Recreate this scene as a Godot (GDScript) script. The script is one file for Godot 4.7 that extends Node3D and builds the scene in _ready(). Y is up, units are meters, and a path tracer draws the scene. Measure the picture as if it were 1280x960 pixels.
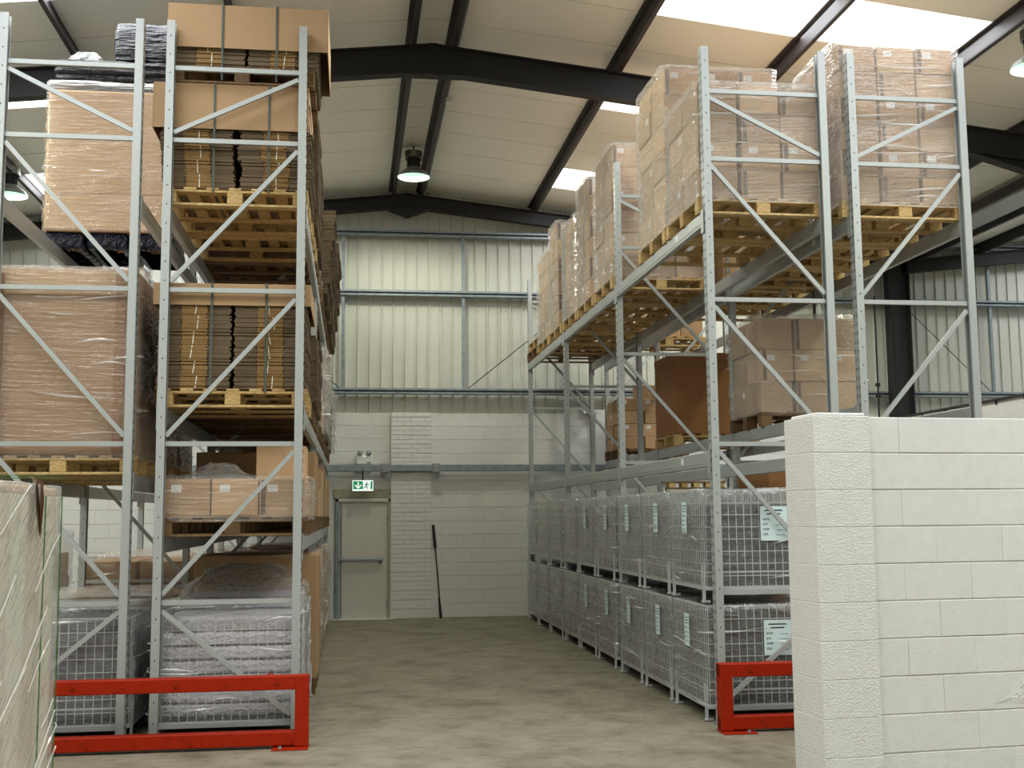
extends Node3D
# Warehouse aisle between pallet racks. Metres, y up, the aisle runs along -z, the camera stands at the origin.

# ------------------------------------------------------------------ mesh collector
class MB:
	var v := PackedVector3Array()
	var n := PackedVector3Array()
	var t := PackedVector2Array()
	func tri(a: Vector3, b: Vector3, c: Vector3) -> void:      # counter-clockwise seen from outside
		var k := (b - a).cross(c - a)
		if k.length_squared() < 1e-16:
			return
		k = k.normalized()
		for p in [a, c, b]:
			v.append(p); n.append(k); t.append(Vector2(p.x + p.z, p.y))
	func quad(a: Vector3, b: Vector3, c: Vector3, d: Vector3, ua := Vector2(0, 1), ub := Vector2(1, 1), uc := Vector2(1, 0), ud := Vector2(0, 0)) -> void:
		var k := (b - a).cross(c - a)
		if k.length_squared() < 1e-16:
			k = (c - a).cross(d - a)
		k = k.normalized()
		var pp := [a, c, b, a, d, c]
		var uu := [ua, uc, ub, ua, ud, uc]
		for i in 6:
			v.append(pp[i]); n.append(k); t.append(uu[i])
	func box(c: Vector3, s: Vector3, b := Basis.IDENTITY) -> void:
		var x := b.x * s.x * 0.5
		var y := b.y * s.y * 0.5
		var z := b.z * s.z * 0.5
		quad(c - x - y + z, c + x - y + z, c + x + y + z, c - x + y + z)
		quad(c + x - y - z, c - x - y - z, c - x + y - z, c + x + y - z)
		quad(c + x - y + z, c + x - y - z, c + x + y - z, c + x + y + z)
		quad(c - x - y - z, c - x - y + z, c - x + y + z, c - x + y - z)
		quad(c - x + y + z, c + x + y + z, c + x + y - z, c - x + y - z)
		quad(c - x - y - z, c + x - y - z, c + x - y + z, c - x - y + z)
	func cbox(c: Vector3, s: Vector3, e: float) -> void:       # chamfered box
		var h := s * 0.5
		for ax in 3:
			for sg: float in [-1.0, 1.0]:
				var u := (ax + 1) % 3
				var w := (ax + 2) % 3
				var f := func(pu: float, pw: float) -> Vector3:
					var q := Vector3.ZERO
					q[ax] = sg * h[ax]; q[u] = pu * (h[u] - e); q[w] = pw * (h[w] - e)
					return c + q
				if sg > 0:
					quad(f.call(-1.0, -1.0), f.call(1.0, -1.0), f.call(1.0, 1.0), f.call(-1.0, 1.0))
				else:
					quad(f.call(-1.0, -1.0), f.call(-1.0, 1.0), f.call(1.0, 1.0), f.call(1.0, -1.0))
		for ax in 3:                                            # edges along ax
			var u := (ax + 1) % 3
			var w := (ax + 2) % 3
			for su: float in [-1.0, 1.0]:
				for sw: float in [-1.0, 1.0]:
					var p := func(end: float, onu: bool) -> Vector3:
						var q := Vector3.ZERO
						q[ax] = end * (h[ax] - e)
						q[u] = su * (h[u] if onu else h[u] - e)
						q[w] = sw * (h[w] - e if onu else h[w])
						return c + q
					var a1: Vector3 = p.call(-1.0, true)
					var a2: Vector3 = p.call(1.0, true)
					var b1: Vector3 = p.call(-1.0, false)
					var b2: Vector3 = p.call(1.0, false)
					if su * sw > 0:
						quad(a1, b1, b2, a2)
					else:
						quad(a1, a2, b2, b1)
		for sx: float in [-1.0, 1.0]:
			for sy: float in [-1.0, 1.0]:
				for sz: float in [-1.0, 1.0]:
					var a := c + Vector3(sx * h.x, sy * (h.y - e), sz * (h.z - e))
					var b := c + Vector3(sx * (h.x - e), sy * h.y, sz * (h.z - e))
					var d := c + Vector3(sx * (h.x - e), sy * (h.y - e), sz * h.z)
					if sx * sy * sz > 0:
						tri(a, b, d)
					else:
						tri(a, d, b)
	func bar(a: Vector3, b: Vector3, w: float, d: float, side := Vector3(0, 0, 1)) -> void:   # rectangular bar, d along side
		var y := (b - a).normalized()
		var x := side.cross(y)
		if x.length() < 1e-4:
			x = Vector3(1, 0, 0).cross(y)
		x = x.normalized()
		var z := x.cross(y).normalized()
		box((a + b) * 0.5, Vector3(w, (b - a).length(), d), Basis(x, y, z))
	func tube(a: Vector3, b: Vector3, r: float, seg := 8, r2 := -1.0) -> void:
		var y := (b - a).normalized()
		var x := (Vector3(0, 0, 1) if absf(y.z) < 0.9 else Vector3(1, 0, 0)).cross(y).normalized()
		var z := x.cross(y)
		if r2 < 0:
			r2 = r
		for i in seg:
			var p := TAU * i / seg
			var q := TAU * (i + 1) / seg
			var d1 := x * cos(p) + z * sin(p)
			var d2 := x * cos(q) + z * sin(q)
			quad(a + d2 * r, a + d1 * r, b + d1 * r2, b + d2 * r2)
			tri(a, a + d1 * r, a + d2 * r)
			tri(b, b + d2 * r2, b + d1 * r2)
	func lathe(prof: Array, c := Vector3.ZERO, seg := 28) -> void:     # [radius, height] from bottom to top, outside to the right
		for k in prof.size() - 1:
			for i in seg:
				var p := TAU * i / seg
				var q := TAU * (i + 1) / seg
				var d1 := Vector3(cos(p), 0, -sin(p))
				var d2 := Vector3(cos(q), 0, -sin(q))
				var a: Array = prof[k]
				var b: Array = prof[k + 1]
				var h1 := Vector3(0, a[1], 0) + c
				var h2 := Vector3(0, b[1], 0) + c
				quad(h1 + d1 * a[0], h1 + d2 * a[0], h2 + d2 * b[0], h2 + d1 * b[0])
	func done() -> ArrayMesh:
		var arr := []
		arr.resize(Mesh.ARRAY_MAX)
		arr[Mesh.ARRAY_VERTEX] = v
		arr[Mesh.ARRAY_NORMAL] = n
		arr[Mesh.ARRAY_TEX_UV] = t
		var m := ArrayMesh.new()
		m.add_surface_from_arrays(Mesh.PRIMITIVE_TRIANGLES, arr)
		return m

var M := {}
var cache := {}
var used := {}
var rng := RandomNumberGenerator.new()
var waves := FastNoiseLite.new()

# the measured layout
const FRAMES := [-9.14, -12.4, -15.64, -18.9]
const ROW := {
	"flat": {"x0": -1.449, "x1": -0.415, "levels": [1.52, 2.52, 4.13], "rise": 1},        # aisle row, flat cardboard
	"big": {"x0": -2.712, "x1": -1.689, "levels": [2.0, 4.17], "rise": -1},               # row behind it
	"cage": {"x0": 2.929, "x1": 3.962, "levels": [2.17, 4.18], "rise": -1},               # aisle row, wire cages
	"rear": {"x0": 4.226, "x1": 5.231, "levels": [2.55, 4.18], "rise": 1},                # row behind it
}
const RIDGE := 0.887
const ROOF_Y := 7.24
const PITCH := 0.11
const BACK := -19.4
const VALLEY := 9.55
const PAL_X := 1.15
const PAL_Z := 1.0
const PAL_H := 0.147

# ------------------------------------------------------------------ nodes
func numbered(called: String) -> String:
	used[called] = used.get(called, -1) + 1
	return called if used[called] == 0 else "%s_%03d" % [called, used[called]]

func thing(called: String, label: String, category: String, at := Vector3.ZERO, turn := 0.0, group := "") -> Node3D:
	var o := Node3D.new()
	o.name = numbered(called)
	add_child(o)
	o.position = at
	o.rotation.y = turn
	tag(o, label, category, group)
	return o

func tag(o: Node, label: String, category: String, group := "", kind := "") -> void:
	if label: o.set_meta("label", label)
	if category: o.set_meta("category", category)
	if group: o.set_meta("group", group)
	if kind: o.set_meta("kind", kind)

func part(mesh: Mesh, called: String, mat: Material, parent: Node, at := Vector3.ZERO, turn := 0.0) -> MeshInstance3D:
	var o := MeshInstance3D.new()
	o.name = called if parent != self else numbered(called)
	o.mesh = mesh
	o.material_override = mat
	o.position = at
	o.rotation.y = turn
	parent.add_child(o, true)
	return o

func solo(mesh: Mesh, called: String, mat: Material, label: String, category: String, at := Vector3.ZERO, turn := 0.0, group := "") -> MeshInstance3D:
	var o := part(mesh, called, mat, self, at, turn)
	tag(o, label, category, group)
	return o

func struct_root(called: String, label: String, category := "") -> Node3D:
	var o := Node3D.new()
	o.name = numbered(called)
	add_child(o)
	tag(o, label, category, "", "structure")
	return o

func copy_of(o: Node3D, called: String, label: String, at: Vector3, turn := 0.0, group := "") -> Node3D:
	var c: Node3D = o.duplicate()
	c.name = numbered(called)
	add_child(c)
	c.position = at
	c.rotation.y = turn
	c.set_meta("label", label)
	if group: c.set_meta("group", group)
	return c

func boxm(s: Vector3, e := 0.0) -> ArrayMesh:
	var key := "b%s_%s" % [s, e]
	if not cache.has(key):
		var m := MB.new()
		if e > 0: m.cbox(Vector3.ZERO, s, e)
		else: m.box(Vector3.ZERO, s)
		cache[key] = m.done()
	return cache[key]

func bedded(b: MB, c: Vector3, s: Vector3, e: float) -> void:      # block whose upper and lower front edges are eased
	var x := Vector3(s.x * 0.5, 0, 0)
	var y := s.y * 0.5
	var f := s.z * 0.5
	var prof := [Vector3(0, -y, -f), Vector3(0, -y, f - e), Vector3(0, -y + e, f), Vector3(0, y - e, f), Vector3(0, y, f - e), Vector3(0, y, -f)]
	for i in prof.size():
		var p: Vector3 = c + prof[i]
		var q: Vector3 = c + prof[(i + 1) % prof.size()]
		b.quad(p - x, p + x, q + x, q - x)
	for i in range(1, 5):
		b.tri(c + prof[0] + x, c + prof[i + 1] + x, c + prof[i] + x)
		b.tri(c + prof[0] - x, c + prof[i] - x, c + prof[i + 1] - x)

func beddedm(s: Vector3, e: float) -> ArrayMesh:
	var key := "k%s_%s" % [s, e]
	if not cache.has(key):
		var m := MB.new()
		bedded(m, Vector3.ZERO, s, e)
		cache[key] = m.done()
	return cache[key]

# ------------------------------------------------------------------ materials
func noise_tex(freq: float, ramp: Array, seed_: int, size := 512, oct := 4, kind := FastNoiseLite.TYPE_SIMPLEX_SMOOTH, warp := 0.0) -> NoiseTexture2D:
	var f := FastNoiseLite.new()
	f.noise_type = kind
	f.frequency = freq
	f.fractal_octaves = oct
	f.seed = seed_
	if warp > 0:
		f.domain_warp_enabled = true
		f.domain_warp_amplitude = warp
		f.domain_warp_frequency = freq
	var x := NoiseTexture2D.new()
	x.width = size; x.height = size
	x.seamless = true
	x.noise = f
	if ramp.size():
		var g := Gradient.new()
		var offs := PackedFloat32Array()
		var cols := PackedColorArray()
		for r in ramp:
			offs.append(r[0]); cols.append(r[1])
		g.offsets = offs; g.colors = cols
		x.color_ramp = g
	return x

func normal_tex(freq: float, strength: float, seed_: int, oct := 3, size := 512) -> NoiseTexture2D:
	var x := noise_tex(freq, [], seed_, size, oct)
	x.as_normal_map = true
	x.bump_strength = strength
	return x

func mat(col: Color, rough := 0.8, metal := 0.0) -> StandardMaterial3D:
	var m := StandardMaterial3D.new()
	m.albedo_color = col
	m.roughness = rough
	m.metallic = metal
	return m

func tri(m: StandardMaterial3D, tex: Texture2D, s: Vector3, world := false) -> StandardMaterial3D:
	m.albedo_texture = tex
	m.uv1_triplanar = true
	m.uv1_world_triplanar = world
	m.uv1_scale = s
	return m

func bump(m: StandardMaterial3D, tex: Texture2D, amount: float) -> StandardMaterial3D:
	m.normal_enabled = true
	m.normal_texture = tex
	m.normal_scale = amount
	return m

func grey(a: float) -> Color:
	return Color(a, a, a)

func materials() -> void:
	var fine := noise_tex(0.06, [[0.0, grey(0.86)], [0.5, grey(0.95)], [1.0, grey(1.0)]], 3)
	var mottled := noise_tex(0.012, [[0.0, grey(0.8)], [0.5, grey(0.94)], [1.0, grey(1.0)]], 5, 512, 5)
	var fibre := noise_tex(0.05, [[0.0, Color(0.93, 0.92, 0.91)], [0.5, Color(0.97, 0.97, 0.965)], [1.0, grey(1.0)]], 9, 512, 5)
	var grain := noise_tex(0.02, [[0.0, Color(0.66, 0.6, 0.52)], [0.45, Color(0.9, 0.87, 0.83)], [1.0, grey(1.0)]], 11, 512, 5)
	var pitted := normal_tex(0.07, 5.0, 21, 4)
	var streak := normal_tex(0.02, 14.0, 31, 4)
	var crumple := normal_tex(0.018, 20.0, 33, 5)
	M.galv = tri(mat(Color(0.70, 0.72, 0.71), 0.42, 0.25), fine, Vector3(3, 3, 3), true)
	M.galv_old = tri(mat(Color(0.60, 0.62, 0.62), 0.5, 0.2), mottled, Vector3(2, 2, 2), true)
	M.wire = mat(Color(0.76, 0.77, 0.78), 0.4, 0.15)
	M.rail_steel = tri(mat(Color(0.56, 0.60, 0.62), 0.45, 0.2), mottled, Vector3(1, 1, 1), true)
	M.dark_steel = tri(mat(Color(0.125, 0.125, 0.132), 0.65), fine, Vector3(1, 1, 1), true)
	M.purlin = tri(mat(Color(0.21, 0.195, 0.195), 0.6), fine, Vector3(1, 1, 1), true)
	M.red = tri(mat(Color(0.64, 0.15, 0.04), 0.5), noise_tex(0.014, [[0.0, Color(0.62, 0.6, 0.6)], [0.25, grey(0.92)], [1.0, grey(1.0)]], 13, 512, 5), Vector3(1.4, 1.4, 1.4), true)
	M.red.metallic_specular = 0.25
	M.slot = mat(Color(0.1, 0.1, 0.1), 0.9)
	M.concrete = tri(mat(Color(0.595, 0.575, 0.515), 0.62), noise_tex(0.009, [[0.0, Color(0.68, 0.67, 0.63)], [0.3, Color(0.86, 0.85, 0.82)], [0.6, Color(0.94, 0.93, 0.91)], [1.0, Color(1.0, 0.99, 0.97)]], 17, 1024, 6, FastNoiseLite.TYPE_SIMPLEX_SMOOTH, 14.0), Vector3(0.16, 0.16, 0.16), true)
	M.concrete.detail_enabled = true
	M.concrete.detail_albedo = noise_tex(0.03, [[0.0, Color(0.80, 0.78, 0.74)], [0.35, Color(0.95, 0.945, 0.935)], [1.0, grey(1.0)]], 19, 1024, 5, FastNoiseLite.TYPE_SIMPLEX_SMOOTH, 12.0)
	M.concrete.detail_blend_mode = BaseMaterial3D.BLEND_MODE_MUL
	bump(M.concrete, pitted, 0.25)
	var paint := noise_tex(0.012, [[0.0, Color(0.97, 0.968, 0.962)], [0.5, grey(0.99)], [1.0, grey(1.0)]], 23)
	M.block = []
	for k in [Color(0.85, 0.85, 0.835), Color(0.845, 0.845, 0.83), Color(0.855, 0.855, 0.84)]:
		M.block.append(bump(tri(mat(k, 0.75), paint, Vector3(1.5, 1.5, 1.5), true), pitted, 0.22))
	M.pier = bump(tri(mat(Color(0.85, 0.85, 0.835), 0.8), paint, Vector3(1.6, 1.6, 1.6), true), normal_tex(0.07, 7.0, 25, 4), 0.5)
	M.mortar = bump(tri(mat(Color(0.85, 0.85, 0.835), 0.85), paint, Vector3(2, 2, 2), true), pitted, 0.3)
	M.scar = bump(mat(Color(0.85, 0.85, 0.835), 0.95), pitted, 1.0)
	M.cladding = mat(Color(0.76, 0.765, 0.72), 0.5)
	M.liner = mat(Color(0.94, 0.945, 0.915), 0.6)
	M.skylight = mat(Color(0.95, 0.95, 0.96), 0.4)
	M.skylight.emission_enabled = true
	M.skylight.emission = Color(1.0, 0.98, 0.97)
	M.skylight.emission_energy_multiplier = 2.2
	M.pine = []
	for k in [Color(0.80, 0.69, 0.47), Color(0.75, 0.63, 0.42), Color(0.83, 0.73, 0.52)]:
		M.pine.append(tri(mat(k, 0.75), grain, Vector3(1.2, 6, 6)))
	M.old_pine = []
	for k in [Color(0.46, 0.36, 0.24), Color(0.42, 0.32, 0.20), Color(0.50, 0.40, 0.27)]:
		M.old_pine.append(tri(mat(k, 0.8), grain, Vector3(1.2, 6, 6)))
	M.card = []
	for k in [Color(0.745, 0.61, 0.455), Color(0.70, 0.57, 0.42), Color(0.77, 0.64, 0.485), Color(0.655, 0.525, 0.38)]:
		M.card.append(tri(mat(k, 0.82), fibre, Vector3(2, 2, 2)))
	M.kraft = tri(mat(Color(0.62, 0.48, 0.335), 0.82), fibre, Vector3(2, 2, 2))
	M.brown = tri(mat(Color(0.56, 0.385, 0.215), 0.8), fibre, Vector3(2, 2, 2))
	M.cover = tri(mat(Color(0.68, 0.555, 0.41), 0.8), fibre, Vector3(3, 3, 3))
	M.flute = tri(mat(Color(0.49, 0.42, 0.325), 0.92), noise_tex(0.05, [[0.0, Color(0.6, 0.57, 0.54)], [0.5, grey(0.9)], [1.0, grey(1.0)]], 41, 512, 5), Vector3(3, 9, 3))
	M.fold = tri(mat(Color(0.62, 0.49, 0.30), 0.85), noise_tex(0.04, [[0.0, Color(0.66, 0.6, 0.55)], [0.5, grey(0.92)], [1.0, grey(1.0)]], 43, 512, 4), Vector3(2, 12, 2))
	M.tape = mat(Color(0.36, 0.25, 0.15), 0.35)
	M.twine = mat(Color(0.88, 0.86, 0.8), 0.8)
	M.band = mat(Color(0.26, 0.31, 0.28), 0.5)
	M.green_band = mat(Color(0.22, 0.42, 0.19), 0.45)
	M.paper = mat(Color(0.88, 0.88, 0.86), 0.8)
	# stretch film: thin clear sheets; the wrinkles are in the normals and in the shape
	M.film = bump(mat(Color(0.97, 0.96, 0.93, 0.2), 0.2), streak, 2.0)
	M.film.uv1_scale = Vector3(0.25, 3.4, 1)
	M.film_thick = bump(mat(Color(0.92, 0.91, 0.89, 0.09), 0.2), streak, 0.8)
	M.film_thick.uv1_scale = Vector3(0.2, 2.4, 1)
	M.film_hood = bump(mat(Color(0.86, 0.88, 0.85, 0.13), 0.14), crumple, 0.28)
	M.film_hood.uv1_scale = Vector3(0.5, 0.7, 1)
	M.film_loose = bump(mat(Color(0.93, 0.94, 0.93, 0.14), 0.18), crumple, 1.2)
	M.film_loose.uv1_scale = Vector3(1.6, 1.6, 1)
	M.film_fold_highlight = mat(Color(0.97, 0.97, 0.96, 0.36), 0.16)  # doubled film; its white also stands in for bright highlight streaks
	for k in ["film", "film_thick", "film_hood", "film_loose", "film_fold_highlight"]:
		M[k].transparency = BaseMaterial3D.TRANSPARENCY_ALPHA
		M[k].cull_mode = BaseMaterial3D.CULL_DISABLED
	M.film_slant = bump(mat(Color(0.92, 0.93, 0.90, 0.22), 0.24), streak, 0.55)
	M.film_slant.uv1_scale = Vector3(0.18, 2.2, 1)
	M.film_slant.transparency = BaseMaterial3D.TRANSPARENCY_ALPHA
	M.film_slant.cull_mode = BaseMaterial3D.CULL_DISABLED
	M.tan = []
	for k in [Color(0.83, 0.80, 0.71), Color(0.79, 0.745, 0.64), Color(0.86, 0.84, 0.77)]:
		M.tan.append(tri(mat(k, 0.8), fibre, Vector3(2, 2, 2)))
	M.reflector = mat(Color(0.55, 0.57, 0.55), 0.35, 0.3)
	M.poly_dark = bump(mat(Color(0.16, 0.16, 0.18), 0.28), streak, 1.8)
	M.poly_dark.uv1_scale = Vector3(0.3, 2.2, 1)
	M.poly_grey = bump(mat(Color(0.36, 0.355, 0.38), 0.3), streak, 1.6)
	M.poly_grey.uv1_scale = Vector3(0.5, 2.4, 1)
	M.poly_blue = bump(mat(Color(0.05, 0.07, 0.15), 0.25), crumple, 1.2)
	M.poly_lilac = bump(mat(Color(0.82, 0.80, 0.83), 0.3), crumple, 1.2)
	M.poly_lilac.uv1_scale = Vector3(1.2, 2, 1)
	M.black = mat(Color(0.035, 0.035, 0.038), 0.6)
	M.door = tri(mat(Color(0.82, 0.81, 0.77), 0.5), fine, Vector3(1, 1, 1), true)
	M.door_frame = mat(Color(0.66, 0.63, 0.55), 0.6)
	M.lintel = tri(mat(Color(0.62, 0.62, 0.52), 0.8), mottled, Vector3(1, 1, 1), true)
	M.white_plastic = mat(Color(0.86, 0.87, 0.85), 0.5)
	M.alu = mat(Color(0.62, 0.62, 0.60), 0.3, 0.8)
	M.glow = mat(Color(0.85, 0.95, 0.9), 0.4)
	M.glow.emission_enabled = true
	M.glow.emission = Color(0.78, 1.0, 0.88)
	M.glow.emission_energy_multiplier = 0.85

# the print on the exit sign: white arrow and running figure on green
func exit_print() -> ImageTexture:
	var im := Image.create(128, 64, true, Image.FORMAT_RGB8)
	var green := Color(0.02, 0.5, 0.32)
	im.fill(Color(0.95, 1.0, 0.98))
	im.fill_rect(Rect2i(5, 5, 60, 48), green)
	for y in 44:                                  # the arrow pointing down
		for x in 60:
			var dx := absf(x - 30.0)
			if (y > 4 and y < 36 and dx < 5.0) or (y > 16 and y < 41 and absf(dx - (40.0 - y)) < 5.5 and dx < 21.0):
				im.set_pixel(5 + x, 7 + y, Color(0.97, 1.0, 0.98))
	im.fill_rect(Rect2i(112, 5, 12, 48), green)   # the doorway
	var dot := func(x: float, y: float, r: float) -> void:
		for j in range(int(y - r), int(y + r) + 1):
			for i in range(int(x - r), int(x + r) + 1):
				if Vector2(i - x, j - y).length() <= r and i > 66 and i < 124 and j > 4 and j < 54:
					im.set_pixel(i, j, Color(0.12, 0.32, 0.26))
	var limb := func(a: Vector2, b: Vector2, r: float) -> void:
		for k in 21:
			var p := a.lerp(b, k / 20.0)
			dot.call(p.x, p.y, r)
	dot.call(89.0, 13.0, 4.2)
	limb.call(Vector2(88, 20), Vector2(84, 33), 3.6)
	limb.call(Vector2(86, 21), Vector2(96, 27), 2.0)
	limb.call(Vector2(96, 27), Vector2(103, 23), 1.8)
	limb.call(Vector2(86, 21), Vector2(77, 26), 2.0)
	limb.call(Vector2(84, 34), Vector2(92, 41), 2.6)
	limb.call(Vector2(92, 41), Vector2(93, 51), 2.2)
	limb.call(Vector2(84, 34), Vector2(79, 43), 2.6)
	limb.call(Vector2(79, 43), Vector2(70, 45), 2.2)
	im.generate_mipmaps()
	return ImageTexture.create_from_image(im)

# a print of rows of type: dark strokes on pale paper
func sheet_print(seed_: int, bold: bool) -> ImageTexture:
	var r := RandomNumberGenerator.new()
	r.seed = seed_
	var im := Image.create(96, 128, true, Image.FORMAT_RGB8)
	im.fill(Color(0.80, 0.88, 0.88))
	if not bold:
		im.fill(Color(0.9, 0.9, 0.88))
	var y := 14
	while y < 116:
		var h := 5 if bold else 3
		var x := 10
		while x < (44 if bold and y > 40 else 86):
			var w := r.randi_range(3, 8)
			im.fill_rect(Rect2i(x, y, w, h), Color(0.25, 0.28, 0.3))
			x += w + r.randi_range(1, 4)
		if bold and y > 40:
			x = 54
			while x < 88:
				im.fill_rect(Rect2i(x, y + r.randi_range(-2, 2), 2, 4), Color(0.4, 0.43, 0.5))
				x += 5
		y += 18 if bold and y > 30 else 11
	im.generate_mipmaps()
	return ImageTexture.create_from_image(im)

# the words on the data sheet of the front cages
func word_sheet(parent: Node, at: Vector3, turn: float, w: float, h: float, m: Material) -> void:
	var o := part(boxm(Vector3(w, h, 0.002)), "data_sheet", M.sheet_blank, parent, at, turn)
	o.set_meta("label", "pale blue printed data sheet")
	var font := SystemFont.new()
	font.font_names = PackedStringArray(["Droid Sans"])
	font.font_weight = 700
	var lines := ["DATE", "QTY", "ITEM", "SIZE"]
	for k in lines.size():
		var t := TextMesh.new()
		t.text = lines[k]
		t.font = font
		t.font_size = 32
		t.pixel_size = h * 0.0026
		t.depth = 0.001
		t.horizontal_alignment = HORIZONTAL_ALIGNMENT_LEFT
		var q := part(t, "lettering", m, o, Vector3(-w * 0.42, h * (0.12 - 0.145 * k), 0.002))
		q.set_meta("label", "dark printed word")
	for k in 2:
		part(boxm(Vector3(w * (0.66 - 0.16 * k), h * 0.04, 0.001)), "printed_line", M.ink, o, Vector3(0.0, h * (0.38 - 0.1 * k), 0.0016))
	for k in 4:
		part(boxm(Vector3(w * (0.3 + 0.05 * (k % 2)), h * 0.012, 0.001)), "printed_line", M.ink, o, Vector3(w * 0.24, h * (0.1 - 0.145 * k), 0.0016))

# ------------------------------------------------------------------ closed ring surfaces: film, sacks, lumps
func rect_ring(hx: float, hz: float, r: float, count: int) -> Array:      # points and outward directions round a rounded rectangle, from the front left corner
	var out := []
	var sx := 2.0 * (hx - r)
	var sz := 2.0 * (hz - r)
	var arc := PI * 0.5 * r
	var total := 2 * sx + 2 * sz + 4 * arc
	for i in count:
		var s := total * i / count
		var segs := [sx, arc, sz, arc, sx, arc, sz, arc]
		var k := 0
		while k < 7 and s > segs[k]:
			s -= segs[k]; k += 1
		var p: Vector2
		var d: Vector2
		match k:
			0: p = Vector2(-hx + r + s, hz); d = Vector2(0, 1)
			2: p = Vector2(hx, hz - r - s); d = Vector2(1, 0)
			4: p = Vector2(hx - r - s, -hz); d = Vector2(0, -1)
			6: p = Vector2(-hx, -hz + r + s); d = Vector2(-1, 0)
			_:
				var c: Vector2 = [Vector2(hx - r, hz - r), Vector2(hx - r, -hz + r), Vector2(-hx + r, -hz + r), Vector2(-hx + r, hz - r)][(k - 1) / 2]
				var a: float = [PI / 2, 0.0, -PI / 2, PI][(k - 1) / 2] - s / maxf(r, 1e-4)
				d = Vector2(cos(a), sin(a))
				p = c + d * r
		out.append([Vector3(p.x, 0, p.y), Vector3(d.x, 0, d.y)])
	return out

# rings: [height, grow outwards, ripple] from bottom to top; cap closes the top
func shell(size: Vector3, r: float, count: int, rings: Array, seed_: int, freq: Vector2, cap: bool, cap_drop := 0.0, slant := 0.0) -> ArrayMesh:
	var base := rect_ring(size.x * 0.5, size.z * 0.5, r, count)
	var per := 2.0 * (size.x + size.z)
	var vv := PackedVector3Array()
	var uv := PackedVector2Array()
	var ix := PackedInt32Array()
	waves.seed = seed_
	for j in rings.size():
		for i in count + 1:
			var b: Array = base[i % count]
			var y: float = rings[j][0]
			var grow: float = rings[j][1]
			var rip: float = rings[j][2]
			var a := TAU * (i % count) / count
			var q := per / TAU
			var w := waves.get_noise_3d(cos(a) * q * freq.x, y * freq.y, sin(a) * q * freq.x)
			vv.append(b[0] + Vector3(0, y, 0) + b[1] * (grow + rip * w) + Vector3(0, rip * 0.5 * w if j == rings.size() - 1 else 0.0, 0))
			uv.append(Vector2(per * i / count, -y + slant * per * i / count))
	for j in rings.size() - 1:
		for i in count:
			var p := j * (count + 1) + i
			var q := p + count + 1
			ix.append_array([p, q, p + 1, p + 1, q, q + 1])
	if cap:
		var steps := 4
		var first := (rings.size() - 1) * (count + 1)
		var y0: float = rings[-1][0]
		for s in range(1, steps + 1):
			var f := 1.0 - float(s) / steps
			for i in count + 1:
				var p := vv[first + i]
				var w := waves.get_noise_3d(p.x * f * 3.0, 7.0 + s, p.z * f * 3.0)
				vv.append(Vector3(p.x * f, lerpf(p.y, y0 + cap_drop, minf(1.0, s / 2.0)) + w * rings[-1][2] * 0.8, p.z * f))
				uv.append(Vector2(p.x * f + 3.0, p.z * f))
		for s in steps:
			var r0 := first + s * (count + 1)
			for i in count:
				var p := r0 + i
				var q := p + count + 1
				ix.append_array([p, q, p + 1, p + 1, q, q + 1])
	var st := SurfaceTool.new()
	st.begin(Mesh.PRIMITIVE_TRIANGLES)
	for i in vv.size():
		st.set_uv(uv[i])
		st.add_vertex(vv[i])
	for k in range(0, ix.size(), 3):
		st.add_index(ix[k]); st.add_index(ix[k + 1]); st.add_index(ix[k + 2])
	st.generate_normals()
	st.generate_tangents()
	return st.commit()

func film(label: String, c: Vector3, size: Vector3, seed_: int, m: Material, cap := false, rip := 0.014, group := "stretch film on pallet loads", slant := 0.0, folds := 26) -> MeshInstance3D:
	var rings := []
	var k := maxi(7, int(size.y / 0.07))
	for j in k + 1:
		var y := size.y * j / k
		rings.append([y, 0.012, rip * (0.5 if j == 0 else 1.0)])
	if not cap:
		rings.append([size.y + 0.012, -0.03, rip])
		rings.append([size.y + 0.02, -0.10, rip * 1.6])
	var mesh := shell(size, 0.03, 72, rings, seed_, Vector2(1.6, 9.0), cap, 0.0, slant)
	var o := solo(mesh, "stretch_film", m, label, "plastic film", c, 0.0, group)
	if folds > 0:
		part(fold_mesh(size, folds, seed_, slant if absf(slant) > 0.2 else 0.16, rip), "gathered_folds", M.film_fold_highlight, o).set_meta("kind", "stuff")
	return o

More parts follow.
